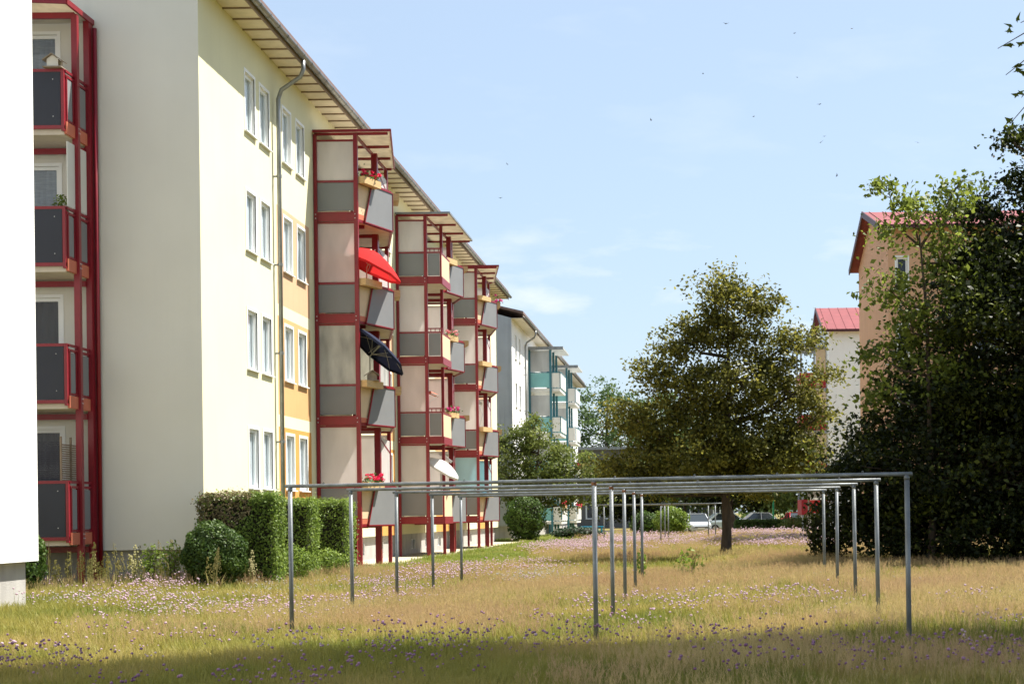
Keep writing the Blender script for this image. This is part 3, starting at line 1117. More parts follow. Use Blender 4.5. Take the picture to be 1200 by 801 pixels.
# --- balcony tower on the gable of the cream building (local x runs to the right, y inwards)
def gable_tower(bld):
    bx, by = -2.27, 0.0          # right side of the balconies, relative to the building corner
    wd = 5.2
    for k in range(4):
        zf = FL - 0.16 + ST * k
        slab = MB().box(-wd, -0.05, -1.33, -0.04, -0.16, -0.02).build('balcony', slabm, bld, (bx, by, zf))
        MB().box(-wd + .05, -0.10, -1.40, -1.375, 0.02, 1.10).build('front_panel', darkpan, slab)
        e = MB()
        e.beam((-0.02, -0.05, -0.02), (-0.02, -1.36, -0.02), 0.05, 0.25)
        e.build('side_beam', salmon, slab)
        rl = MB()
        rl.beam((-wd, -1.385, 1.13), (-0.02, -1.385, 1.13), 0.05, 0.06)
        rl.beam((-wd, -1.385, -0.02), (-0.02, -1.385, -0.02), 0.06, 0.07)
        rl.beam((-0.05, -1.385, -0.1), (-0.05, -1.385, 1.13), 0.09, 0.06)
        rl.beam((-0.02, -1.36, 1.03), (-0.02, -0.06, 1.03), 0.045, 0.05)
        rl.beam((-0.02, -1.36, 1.13), (-0.02, -0.06, 1.13), 0.04, 0.05)
        for y in (-1.31, -0.98, -0.74, -0.28):
            rl.beam((-0.02, y, 0.08), (-0.02, y, 1.03), 0.04, 0.045)
        rl.beam((-0.02, -1.31, 0.14), (-0.02, -0.1, 0.14), 0.04, 0.04)
        # rear beam seen under the slab
        rl.beam((-wd, -0.3, -0.26), (-0.05, -0.3, -0.26), 0.06, 0.12)
        rl.build('railing', redsteel, slab)
        for (a, c) in ((-1.27, -1.02), (-0.70, -0.31)):
            MB().box(-0.03, -0.01, a, c, 0.17, 0.98).build('side_panel', greypan, slab)
        if k == 2:
            for (a, c) in ((-1.30, -0.88), (-0.74, -0.30)):
                MB().box(-0.03, -0.012, a, c, 1.18, 2.50).build('wind_screen', whitepan, slab)
        bm = MB()
        for yy in (-.80, -.86):
            bm.ball((0.05, yy, -0.02), 0.018, 6, 4)
            bm.ball((0.05, yy, 0.07), 0.018, 6, 4)
        for px in (-.25, -1.2):
            for zz in (.2, .95):
                bm.ball((px, -1.402, zz), 0.012, 6, 4)
        bm.build('bolt', bolt, slab)
    zt_ = FL - .16 + 3 * ST + 2.42
    for (x, y, ww) in ((0.0, -0.86, 0.115), (0.0, -0.16, 0.22), (-wd, -0.86, .115), (-wd, -.16, .2)):
        MB().box(-0.06, 0.06, -ww / 2, ww / 2, -0.3, zt_ + (0.0 if y < -.5 else .06)).build('balcony_post', redsteel, bld, (bx + x, by + y, 0))
    MB().tube([(0, 0, 0.1), (0, 0, zt_ - .05)], 0.045, 8).build('downpipe', redsteel, bld, (bx + 0.12, by - 0.10, 0), smooth=True)
    rp_ = [(-wd, -0.02), (-wd, -2.3), (0.06, -1.45), (0.06, -0.02)]
    rf = MB().plate([(x, y, 0.10 if True else 0) for x, y in rp_], 0.03).build('canopy', roofacr, bld, (bx, by, zt_))
    tr = MB()
    for p, q in zip(rp_[:-1], rp_[1:]):
        tr.beam((p[0], p[1], 0.09), (q[0], q[1], 0.09), 0.05, 0.11)
    tr.beam((-wd, -0.95, -0.02), (0.0, -0.86, -0.02), 0.08, 0.12)
    tr.build('canopy_trim', redsteel, rf)


gable_tower(b1)


# ------------------------------------------------------------------ teal balconies of the far building
def teal_tower(bld, wy):
    base = (0, wy - bld.location.y, 0)
    for k in range(4):
        zf = FL + ST * k - .25
        sl_ = MB().box(0.0, 4.2, -1.95, -0.03, -0.18, -0.01).build('balcony', whitepan, bld, (0, base[1], zf), HALF)
        MB().box(-0.03, -0.005, -1.32, -0.1, 0.05, 0.95).build('side_panel', tealpan, sl_)
        MB().box(-0.03, -0.005, -1.32, -0.1, 1.05, 2.35).build('wind_screen', greyfr, sl_)
        for a in (0, 1, 2):
            MB().box(0.1 + a * 1.36, 1.36 + a * 1.36, -2.0, -1.975, 0.05, 0.95).build('front_panel', whitepan, sl_)
        MB().box(-0.03, -0.005, -1.93, -1.42, 0.05, 0.95).build('side_panel', whitepan, sl_)
        rl = MB()
        rl.box(-0.04, 0.0, -1.98, -0.05, 0.96, 1.02)
        rl.box(-0.04, 4.2, -2.01, -1.96, 0.96, 1.02)
        for a in (0.05, 1.4, 2.75, 4.15):
            rl.box(a - .025, a + .025, -2.0, -1.95, 0, 0.96)
        rl.build('railing', teal, sl_)
    for (s, o_) in ((0, 0.06), (0, 1.38), (4.2, 1.38), (2.1, 1.38)):
        MB().box(-.07, .07, -.07, .07, -.2, FL + 3 * ST + 2.2).build('balcony_post', teal, bld, (o_, base[1] + s, 0), HALF)
    cp = MB().box(-0.2, 4.4, -2.2, -0.02, 0, 0.10).build('canopy', greyfr, bld, (0, base[1], FL + 3 * ST + 2.2), HALF)
    MB().box(-0.22, -0.18, -2.2, -0.02, -0.06, 0.14).build('canopy_trim', zinc, cp)


teal_tower(b2, 99.0)
teal_tower(b2, 111.5)


# ------------------------------------------------------------------ buildings on the right
def cross_building(name, label, x0, y0, width, depth, zt, wallm, zr, wins_, gwins=(), style='dark'):
    """ridge along x; wall towards the camera at y0, gable at x0"""
    b = empty(name, (x0, y0, 0), label, 'building')
    op = [(a, c, d, e) for (a, c, d, e) in wins_]
    link('wall', wallmesh(None, 0, width, -.3, zt, op, [wallm], lambda u, z: 0), b)
    for q in op:
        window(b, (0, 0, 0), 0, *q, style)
    # gable facing -x : local x runs towards -y
    og = list(gwins)
    link('wall', wallmesh(None, 0, depth, -.3, zt, og, [wallm], lambda u, z: 0), b, (0, depth, 0), -HALF)
    for q in og:
        window(b, (0, depth, 0), -HALF, *q, style)
    mb = MB()
    mb.add([(0, 0, zt), (0, depth, zt), (0, depth / 2, zr)], [(2, 1, 0)])
    mb.add([(width, 0, -.3), (width, depth, -.3), (width, depth, zt), (width, 0, zt)], [(0, 1, 2, 3)])
    mb.add([(width, 0, zt), (width, depth, zt), (width, depth / 2, zr)], [(0, 1, 2)])
    mb.add([(width, depth, -.3), (0, depth, -.3), (0, depth, zt), (width, depth, zt)], [(0, 1, 2, 3)])
    mb.build('wall', wallm, b)
    ov = 0.45
    pit = (zr - zt) / (depth / 2)
    ze = zt - pit * ov
    ve = 0.4
    rb = MB()
    prof = [(-ov, ze), (depth / 2, zr), (depth + ov, ze)]
    pts = []
    for x in (-ve, width + ve):
        for (py, pz) in prof:
            pts.append((x, py, pz + .14))
        for (py, pz) in reversed(prof):
            pts.append((x, py, pz + .02))
    k = 6
    rb.add(pts, [(0, k, 1 + k, 1), (1, 1 + k, 2 + k, 2), (2, 2 + k, 3 + k, 3), (3, 3 + k, 4 + k, 4), (4, 4 + k, 5 + k, 5), (5, 5 + k, k, 0), (0, 1, 2, 3, 4, 5), (11, 10, 9, 8, 7, 6)])
    rf = rb.build('roof', redroof, b)
    vb = MB()
    for (p, q) in ((prof[0], prof[1]), (prof[1], prof[2])):
        vb.beam((-ve - .02, p[0], p[1] + .05), (-ve - .02, q[0], q[1] + .05), 0.05, 0.26)
    vb.beam((-ve, -ov - .03, ze + .05), (width + ve, -ov - .03, ze + .05), 0.08, 0.16)
    vb.build('verge_board', darkred, rf)
    sm = MB().beam((0, -ov + .02, ze + .155), (0, depth / 2, zr + .155), 0.03, 0.03).mesh('roof_seam', redroof)
    for x in np.arange(-ve + .3, width + ve, 0.6):
        link('roof_seam', sm, rf, (x, 0, 0))
    return b


tw = []
for k in range(4):
    for u, wd_ in ((0.35, .45), (3.6, 1.2), (6.6, 1.2), (10.2, 1.2), (13.2, 1.2)):
        tw.append((u, u + wd_, 2.2 + ST * k, 3.6 + ST * k))
b3 = cross_building('apartment_building', 'tan apartment block with red roof rising behind the dark tree', 8.05, 65.0, 26, 11.5, 13.2, tan, 14.75, tw)
tw = [(u, u + 1.2, 2.2 + ST * k, 3.6 + ST * k) for k in range(4) for u in (5.5, 9.0, 12.5)]
b4 = cross_building('apartment_building', 'pale house with red roof and red balconies beyond the brown tree', 8.75, 102.0, 20, 11, 13.25, whiter, 15.2, tw)
# its balconies, on the left gable
for k in range(4):
    zf = 1.3 + ST * k
    sl_ = MB().box(-1.7, -0.03, 2.0, 6.0, -0.18, 0.0).build('balcony', slabm, b4, (0, 0, zf))
    MB().box(-1.72, -0.06, 1.93, 1.97, 0.0, 1.0).build('front_panel', mat('red_panel_%d' % k, (0.42, 0.02, 0.03), 0.5), sl_)
    MB().box(-1.76, -1.72, 1.95, 6.0, 0.0, 1.0).build('side_panel', MATS['red_panel_%d' % k], sl_)
    MB().box(-0.72, -0.06, 1.94, 1.975, 1.02, 2.55).build('wind_screen', creampan, sl_)
for (x, y) in ((-1.68, 2.03), (-0.8, 2.03), (-0.1, 2.03), (-1.68, 5.95)):
    MB().box(-.06, .06, -.06, .06, -.2, 12.3).build('balcony_post', bluegrey, b4, (x, y, 0))
MB().box(-2.0, -0.03, 1.7, 6.2, 0, .14).build('canopy', bluegrey, b4, (0, 0, 12.3))

# low dark grey building far behind
b5 = empty('low_building', (-13.0, 165, 0), 'low dark grey flat roofed building far behind the trees', 'building')
op = [(a, a + 1.35, 4.1, 5.8) for a in np.arange(1.6, 15, 1.9)] + [(a, a + 1.35, 1.0, 2.7) for a in np.arange(1.6, 15, 1.9)]
link('wall', wallmesh(None, 0, 17, -.3, 8.2, op, [darkgrey], lambda u, z: 0), b5)
for q in op:
    window(b5, (0, 0, 0), 0, *q, 'dark')
MB().box(0, 17, .3, 12, 0, 8.19).build('wall', darkgrey, b5)
MB().box(-.3, 17.3, -.3, 12.3, 8.2, 8.5).build('roof', zinc, b5)


# ------------------------------------------------------------------ clothes drying frames
def dry_frame(pl, pm, pr_, label, group, rad=0.029, h=1.95):
    t = empty('clothes_drying_frame', (pm[0], pm[1], H(*pm)), label, 'drying frame', group)
    o0 = t.location
    zt_ = h
    for p in (pl, pm, pr_):
        q = Vector((p[0] - o0.x, p[1] - o0.y, H(*p) - o0.z))
        mb = MB()
        lx = random.uniform(-.012, .012)
        mb.tube([(q.x + lx, q.y, q.z - .3), (q.x, q.y, zt_ - o0.z - rad * .4)], rad, 12)
        po = mb.build('post', galv, t, smooth=True)
        MB().tube([(q.x, q.y, zt_ - o0.z - rad - .035), (q.x, q.y, zt_ - o0.z - rad + .005)], rad * 1.09, 12).build('weld_collar', rustm if p is pm else galv, po, smooth=True)
    a = Vector((pl[0] - o0.x, pl[1] - o0.y, zt_ - o0.z))
    b_ = Vector((pr_[0] - o0.x, pr_[1] - o0.y, zt_ - o0.z))
    d = (b_ - a).normalized()
    sag = [a - d * .06]
    for i in range(1, 12):
        p = a.lerp(b_, i / 12)
        sag.append(p)
    sag.append(b_ + d * .06)
    bar = MB().tube(sag, rad * 0.78, 12).build('crossbar', galv, t, smooth=True)
    hk = MB()
    for i in range(8):
        p = a.lerp(b_, (i + .5) / 8)
        s = [p + Vector((0, 0, rad * .8)) + d * (0.010 * math.cos(x)) + Vector((0, 0, 0.008 + 0.010 * math.sin(x))) for x in np.linspace(-math.pi * .5, math.pi * 1.5, 9)]
        hk.tube(s, 0.004, 5)
    hk.build('line_hook', galv, bar)
    return t


names = ['grey steel clothes drying frame, farthest of five from the brown tree', 'grey clothes drying frame, second farthest of five from the brown tree', 'middle grey clothes drying frame of the row of five',
         'grey clothes drying frame, second of five counted from the brown tree', 'grey clothes drying frame, first of five counted from the brown tree']
for i in range(5):
    yl, yr = 20.3 + 3.3 * i, 17.6 + 3.3 * i
    ym = yl + (yr - yl) * 0.528
    dry_frame((-5.21 + .058 * i, yl), (-1.21 + .03 * i, ym), (2.36 + .035 * i, yr), names[i], 'row of clothes drying frames in the meadow')
for i in range(3):
    y = 72 + 4.0 * i
    dry_frame((-4.6 + .1 * i, y + 1.6), (-1.6 + .1 * i, y + 0.8), (1.25 - i * .3, y), ['clothes frame beyond the brown tree, the one of three closest to it', 'clothes frame beyond the brown tree, middle of the three', 'clothes frame beyond the brown tree, closest to the parked cars'][i], 'far row of clothes drying frames')


# ------------------------------------------------------------------ hedges and shrubs
def hedge_block(name, x0, x1, y0, y1, h, label, leafm, n, dry=None, group=None, size=0.055, wob=0.05):
    cx, cy = (x0 + x1) / 2, (y0 + y1) / 2
    z0 = H(cx, cy)
    t = empty(name, (cx, cy, z0), label, 'hedge', group)
    a, b_ = (x1 - x0) / 2, (y1 - y0) / 2
    core = MB().box(-a + .14, a - .14, -b_ + .14, b_ - .14, 0.1, h - .14)
    core.build('twigs', hedgecore, t)  # solid dark box standing in for shade between the leaves
    st = MB()
    for i in range(8):
        x = -a + .2 + (2 * a - .4) * i / 7
        st.tube([(x, random.uniform(-.2, .2), -.2), (x + random.uniform(-.1, .1), 0, 0.5)], [.025, .02], 5)
    st.build('stem', bark, t)
    areas = np.array([2 * a * 2 * b_, 2 * a * h, 2 * a * h, 2 * b_ * h, 2 * b_ * h])
    cnt = (n * areas / areas.sum()).astype(int)
    P, Nn = [], []
    for f, k in enumerate(cnt):
        u, v = rng.uniform(-1, 1, k), rng.uniform(-1, 1, k)
        if f == 0:
            p = np.stack([u * a, v * b_, np.full(k, h)], 1); nn = (0, 0, 1)
        elif f in (1, 2):
            s = -1 if f == 1 else 1
            p = np.stack([u * a, np.full(k, s * b_), (v * .5 + .5) * h], 1); nn = (0, s, 0)
        else:
            s = -1 if f == 3 else 1
            p = np.stack([np.full(k, s * a), u * b_, (v * .5 + .5) * h], 1); nn = (s, 0, 0)
        nn = np.array(nn, float)
        bulge = np.sin(p[:, 0] * 5.1 + p[:, 2] * 3.3) * np.sin(p[:, 1] * 4.3 - p[:, 2] * 4.7) * wob
        dep = np.abs(rng.normal(size=k)) * 0.07 - (rng.uniform(size=k) < .05) * rng.uniform(.02, .12, k)
        p = p + nn * (bulge - dep + rng.exponential(0.012, k))[:, None]
        P.append(p)
        Nn.append(np.repeat(nn[None], k, 0))
    P, Nn = np.concatenate(P), np.concatenate(Nn)
    # round the arrises a little
    q = np.abs(P) / np.array([a, b_, h])
    over = np.clip((q > 0.93).sum(1) - 1, 0, 2)
    P *= (1 - 0.03 * over)[:, None]
    Nn[:, 2] += 0.5
    v, f = leafquads(P, np.full(len(P), size), asp=0.7, nrm=Nn)
    if dry is None:
        tag(link('foliage', npmesh('foliage', v, f, leafm), t), kind='stuff')
    else:
        keep = dry(P)
        for sel, mm in ((~keep, leafm), (keep, hedgedry)):
            vv = v.reshape(-1, 4, 3)[sel].reshape(-1, 3)
            ff = np.arange(len(vv)).reshape(-1, 4)
            tag(link('foliage', npmesh('foliage', vv, ff, mm), t), kind='stuff')
    return t


hedge_block('clipped_hedge', -10.22, -8.60, 32.3, 33.15, 1.92, 'clipped hedge with browned twigs at the pale building corner', hedgeleaf, 15000, dry=lambda P: (P[:, 0] < 0.30) & (P[:, 2] > 1.25 + .2 * np.sin(P[:, 0] * 5)) & (rng.uniform(size=len(P)) < .8), group='clipped hedges along the cream building')
hedge_block('clipped_hedge', -10.3, -8.55, 35.1, 35.95, 1.85, 'middle of three clipped hedges, between two taller dark gaps', hedgeleaf, 12000, group='clipped hedges along the cream building')
hedge_block('clipped_hedge', -10.2, -8.40, 38.0, 39.1, 1.88, 'broad clipped hedge closest to the first red balconies', hedgeleaf, 13000, group='clipped hedges along the cream building')
hedge_block('clipped_hedge', 2.7, 6.3, 108, 109.2, 1.0, 'low clipped hedge in front of the parked cars', shrubleaf, 6000, size=0.12)


def bush(name, base, rad, label, leafm, n, size, shell=0.75, core=True, cat='bush', group=None, nstem=6, shape=1.0, nb=None):
    t = empty(name, (base[0], base[1], H(base[0], base[1])), label, cat, group)
    st = MB()
    for i in range(nstem):
        a = random.uniform(0, 6.28)
        rr = random.uniform(.2, .7)
        st.tube([(rad[0] * .12 * math.cos(a), rad[1] * .12 * math.sin(a), -.15), (rad[0] * .35 * rr * math.cos(a), rad[1] * .35 * rr * math.sin(a), rad[2] * .6), (rad[0] * .7 * rr * math.cos(a), rad[1] * .7 * rr * math.sin(a), rad[2] * 1.35)],
                [max(.012, rad[0] * .03), max(.01, rad[0] * .02), .005], 5)
    st.build('stem', bark, t)
    if core:
        MB().ball((0, 0, rad[2]), (rad[0] * .78, rad[1] * .78, rad[2] * .8), 14, 9).build('twigs', hedgecore, t)  # solid dark ball in place of the bush's shaded inside
    d = rng.normal(size=(n, 3))
    d /= np.linalg.norm(d, axis=1)[:, None]
    rr = rng.uniform(shell ** 3, 1.0, n) ** (1 / 3)
    lump = 1 + 0.10 * np.sin(d[:, 0] * 7 + 1) * np.sin(d[:, 1] * 6) + 0.08 * np.sin(d[:, 2] * 9 + d[:, 0] * 5)
    P = d * (rr * (1 + (lump - 1) * shape))[:, None] * np.array(rad)
    P[:, 2] = np.maximum(P[:, 2] + rad[2], 0.03)
    v, f = leafquads(P, np.full(n, size), asp=.7, nrm=d)
    tag(link('foliage', npmesh('foliage', v, f, leafm), t), kind='stuff')
    return t


bush('round_bush', (-9.58, 31.35), (0.63, 0.62, 0.68), 'round clipped dark green bush before the hedges', boxleaf, 12000, 0.055, .80, shape=.7)
bush('rose_bush', (-8.72, 34.3), (0.42, 0.4, 0.42), 'loose low rose bush in the first gap between hedges', hedgeleaf, 1500, 0.06, .4, core=False)
bush('rose_bush', (-8.62, 37.0), (0.42, 0.42, 0.36), 'loose low rose bush in the second gap between hedges', hedgeleaf, 1500, 0.06, .4, core=False)
bush('young_shrub', (-11.15, 32.3), (0.24, 0.22, 0.46), 'young shrub before the grey plinth, the denser of two', limeleaf, 420, 0.065, .2, core=False, nstem=5, group='young shrubs by the plinth')
bush('young_shrub', (-10.65, 32.1), (0.24, 0.22, 0.50), 'young yellowish shrub between the denser shrub and round bush', limeleaf, 360, 0.065, .2, core=False, nstem=5, group='young shrubs by the plinth')
bush('climbing_bush', (-12.9, 30.2), (0.42, 0.5, 0.70), 'leafy bush peeping out behind the white wall corner', shrubleaf, 4200, 0.07, .7, shape=.8)

# trees -------------------------------------------------------------
mid = [(-2.2, 0.2, 2.9, 1.5, 1.5, 0.8), (-0.7, -0.4, 3.3, 1.7, 1.7, 1.0), (1.2, 0.0, 3.1, 1.6, 1.6, 0.8), (2.4, 0.3, 3.4, .9, 1.2, .9), (-2.9, 0.4, 4.5, 0.8, 1.0, .6),
       (-1.2, 0.3, 5.4, 1.4, 1.4, .9), (0.6, -0.2, 5.5, 1.5, 1.4, .9), (2.1, 0.2, 5.2, 1.0, 1.1, .7), (-1.2, 0.2, 6.9, 1.0, 1.0, .6), (-0.3, 0.0, 8.35, .8, .9, .65),
       (0.9, 0.1, 8.0, .8, .9, .6), (2.3, 0.2, 6.9, .9, .9, .4), (0.3, 0.1, 7.0, 1.0, 1.0, .6), (-2.2, 0.1, 5.9, .6, .7, .35), (-3.4, 0.2, 2.8, .6, .9, .6), (3.1, .1, 5.8, .4, .6, .3), (2.9, .2, 4.4, .5, .7, .4), (-0.3, .2, 4.4, 1.3, 1.3, .6), (1.5, .3, 4.2, 1.0, 1.1, .5), (-2.0, .1, 4.0, .9, 1.0, .6), (1.5, .1, 6.2, .8, .8, .5), (-.3, .1, 7.4, .7, .7, .5), (0.9, .4, 2.6, 1.4, 1.4, .7)]
tree('maple_tree', (0.93, 49.0, H(.93, 49)), 'olive brown leaved tree standing free in the meadow', mid, maple, 2.2, 0.17, 680, 76, 0.13, 0.47, lo=.35, flat=.62, twigs=.4)

rt = [(0.6, 0.3, 5.0, 4.0, 3.6, 3.6), (-1.4, -.4, 2.2, 4.0, 3.4, 2.2), (3.0, 0, 2.8, 4.5, 4, 2.7), (-0.6, 0.0, 7.2, 1.7, 2.0, 1.2), (1.1, 0, 8.6, 1.7, 2.0, 1.2), (3.7, 0, 8.0, 3, 3, 2.8),
      (-2.3, -1.2, 4.0, 1.5, 1.6, .8), (0.0, 0, 9.3, .8, .8, .5), (-3.7, -.4, 1.9, 1.2, 1.3, 1.4), (2.7, 0, 10.2, 1.6, 1.6, 1.0), (1.2, 0, 9.9, .8, .9, .6), (0.0, 0, 10.4, .6, .8, .45), (-1.5, 0, 8.7, .8, .8, .5),
      (-0.9, -2.2, 5.9, 1.5, 1.2, .8), (1.0, -2.6, 7.2, 1.8, 1.2, .9), (0.7, -3.0, 3.8, 2.0, 1.2, 1.0), (2.9, -3.0, 5.4, 1.8, 1.2, 1.1), (-1.5, -1.0, 0.9, 3.6, 2.6, .9), (3.0, -1.0, 0.9, 4.0, 2.6, .9)]
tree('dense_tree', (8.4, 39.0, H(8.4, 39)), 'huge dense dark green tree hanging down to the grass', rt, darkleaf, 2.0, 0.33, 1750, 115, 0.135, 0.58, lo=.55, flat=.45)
asht = [(-0.3, 0, 8.2, .8, .8, .55), (0.4, 0, 7.4, 1.0, .9, .7), (-0.9, .1, 6.6, .7, .7, .5), (-0.4, 0, 5.7, .9, .8, .5), (0.5, 0, 5.9, 1.0, 1, .6), (-1.0, 0, 4.3, .8, .8, .4), (0.2, 0, 4.6, .9, .9, .5), (-0.9, 0, 8.9, .3, .4, .3), (0.7, 0, 9.0, .6, .6, .5), (-1.3, 0, 5.2, .4, .5, .3)]
tree('ash_tree', (5.55, 37.2, H(5.55, 37.2)), 'slim light green tree leaning before the dense dark one', asht, ashleaf, 3.0, 0.09, 85, 62, 0.15, 0.46, lo=.2, flat=.6, twigs=.8)

bush('edge_shrub', (3.35, 39.6), (0.65, 0.8, 0.95), 'dark shrub at the foot of the dense dark tree', darkleaf, 2600, 0.10, .4, core=False, shape=1.6)

wl_ = [(-1.2, 0, 3.6, 1.7, 1.6, 2.0), (0.6, 0, 4.2, 1.6, 1.6, 2.2), (2.2, -.3, 3.8, 1.8, 1.6, 1.6), (3.6, -.2, 3.0, 1.0, 1.2, .9), (0.2, 0, 6.0, 1.0, 1.0, 1.1), (-1.6, 0, 5.6, .8, .8, .9), (1.8, 0, 2.6, 1.8, 1.5, 1.0)]
tree('pale_tree', (-9.1, 86.5, H(-9.1, 86.5)), 'light green tree before the grey gabled building', wl_, willow, 1.9, 0.14, 360, 60, 0.16, 0.5, lo=.4)
bush('leafy_bush', (-9.05, 83.9), (1.1, 1.2, 1.25), 'rounded dark bush at the end of the cream building', shrubleaf, 6500, 0.12, .7)
bush('juniper_bush', (-7.1, 94.0), (1.6, 1.2, 0.38), 'spreading dark juniper under the teal balconies', junileaf, 3000, 0.12, .4)

bgt = [
    # x, y, height, radius, material, label
    (-10.5, 186, 18.0, 6.0, farleaf, 'tall green tree rising behind the low grey building'),
    (-3.5, 188, 16.5, 5.5, farleaf, 'broad green tree behind the low grey building, next to the tall one'),
    (-1.0, 145, 9.5, 4.2, farleaf, 'round green tree behind the far clothes frames'),
    (3.2, 139, 8.6, 4.2, darkleaf, 'dark round tree across the road behind the silver car'),
    (8.6, 137, 9.0, 4.4, willow, 'yellowish green tree across the road behind the red car'),
    (14.0, 139, 10.0, 4.6, darkleaf, 'dark tree across the road behind the pale house corner'),
    (-5.5, 134.5, 6.0, 3.0, darkleaf, 'small dark tree by the road behind the lime bush'),
    (20.0, 141, 10.0, 5.0, farleaf, 'green tree across the road far on the side of the tan block'),
    (-20.0, 184, 17.0, 6.0, farleaf, 'tall green tree hidden behind the teal balconies'),
]
for (x, y, h, rr, mm, lb) in bgt:
    cl = [(0, 0, h * .55, rr, rr, h * .40)]
    for i in range(7):
        a = i * 2.4
        zz = h * (.34 + .085 * i)
        k = 1 - max(0, (zz / h - .55)) * 1.4
        cl.append((rr * .62 * math.cos(a) * k, rr * .62 * math.sin(a) * k, zz, rr * .42, rr * .42, h * .14))
    tree('green_tree', (x, y, 0), lb, cl, mm, h * .28, h * .018, 330, 30, 0.36, 0.95, group='trees along the road behind the meadow', lo=.6, twigs=.1)

tree('street_tree', (2.85, 117.0, 0), 'small tree with leaning trunk beside the silver car', [(-.3, 0, 4.6, 2.2, 2, 1.8), (1.3, 0, 4.4, 1.8, 1.8, 1.6), (.3, 0, 5.8, 1.6, 1.6, 1.2)], darkleaf, 2.4, .26, 130, 40, .28, .8, lean=(-.5, 0))
bush('lime_bush', (-1.55, 101.0), (1.15, 1.1, 0.98), 'bright lime green bush beside the silver car', limeleaf, 4200, 0.15, .5, core=False, nstem=10)
bush('green_bush', (-3.3, 103.5), (1.0, 1.0, .85), 'mid green bush behind the lime green one', shrubleaf, 3000, 0.15, .6)
bush('tawny_bush', (6.9, 106.0), (1.3, 1.0, .62), 'tawny wild bush at the end of the low hedge', willow, 2600, 0.14, .4, core=False, nstem=8)

# far wood closing the horizon
P = []
for x in np.arange(-170, 190, 4.0):
    hgt = rng.uniform(6, 11)
    P.append(on_ellipsoid(420, (x + rng.uniform(-2, 2), rng.uniform(205, 235), hgt * .5), (4.2, 4.5, hgt * .55), .6))
P = np.concatenate(P)
P[:, 2] = np.maximum(P[:, 2], 0.1)
v, f = leafquads(P, np.full(len(P), 0.95))
tag(link('distant_wood', npmesh('distant_wood', v, f, farleaf)), 'distant belt of green trees closing the view', 'wood', kind='stuff')


# tall maple whose branches hang in from the side and shade the foreground
def near_tree():
    x0, y0 = 8.6, 18.5
    cl = [(-2.0, -.6, 12.6, 3.6, 3.2, 2.6), (-5.4, -.4, 12.8, 3.0, 2.8, 2.0), (-8.0, -.9, 13.2, 2.4, 2.4, 1.6), (1.0, .5, 11.5, 3.6, 3.5, 3.2), (-3.5, .6, 15.0, 3.2, 3.2, 2.2), (0.5, 0, 15.5, 3, 3, 2.4), (-0.6, -1.2, 9.6, 3.2, 2.8, 2.0), (-1.8, 0.2, 8.8, 1.8, 2, 1.2)]
    t = tree('tall_maple_tree', (x0, y0, H(x0, y0)), 'tall maple overhead with one leafy branch hanging into the sky', cl, nearleaf, 6.0, .36, 1900, 85, 0.22, 0.66, lo=.3, lean=(-.3, 0))
    # the one bough the picture shows: separate five-lobed leaves
    root = Vector((-3.5, -1.2, 7.15))
    bo = MB()
    stems = []
    for (dx, dz) in ((-1.55, -.75), (-1.62, -.25), (-1.68, .08), (-1.45, -.5), (-1.50, 0.25)):
        tip = root + Vector((dx, random.uniform(-.3, .3), dz - .55))
        m_ = root.lerp(tip, .5) + Vector((0, 0, .22))
        stems.append((root, m_, tip))
        bo.tube([root, m_, tip], [.02, .012, .004], 5)
    bo.tube([Vector((-.2, -.2, 6.0)), Vector((-2.0, -.8, 6.9)), root], [.07, .045, .02], 6)
    bough = bo.build('bough', bark, t, smooth=True)
    pts = [(0, -.5, 0)]
    lob = [(20, .30), (40, .62), (58, .36), (75, .80), (100, .45), (128, 0.95)]
    ang = [(-90 + 16, .22), (-90 + 40, .55), (-90 + 62, .30), (-90 + 95, .78), (-90 + 125, .42), (-90 + 180, 1.0)]
    half = [(math.cos(RAD(a)) * r_, math.sin(RAD(a)) * r_) for a, r_ in ang]
    outl = [(0, -.12)] + half + [(-x_, y_) for x_, y_ in reversed(half[:-1])]
    vs_ = [(0, 0, .02)] + [(x_ * .09, y_ * .09, -.15 * abs(x_) * .09) for x_, y_ in outl]
    k = len(outl)
    fs_ = [(0, i + 1, (i + 1) % k + 1) for i in range(k)]
    lm = MB().add(vs_, fs_).mesh('leaf', nearleaf)
    for (a, b_, c) in stems:
        for i in range(15):
            f_ = random.uniform(.45, 1.02)
            p = (a.lerp(b_, f_ * 2) if f_ < .5 else b_.lerp(c, f_ * 2 - 1)) + Vector((random.uniform(-.13, .13), random.uniform(-.15, .15), random.uniform(-.14, .06)))
            lf = link('leaf', lm, bough, p)
            lf.rotation_euler = (random.uniform(-.2, 1.5), random.uniform(-.6, .6), random.uniform(0, 6.28))
            s = random.uniform(.75, 1.25)
            lf.scale = (s, s, s)


near_tree()


# ------------------------------------------------------------------ things on the balconies
def tower_pt(wy, twin, s, o_, z):
    return Vector((FX + o_, wy + s, z))


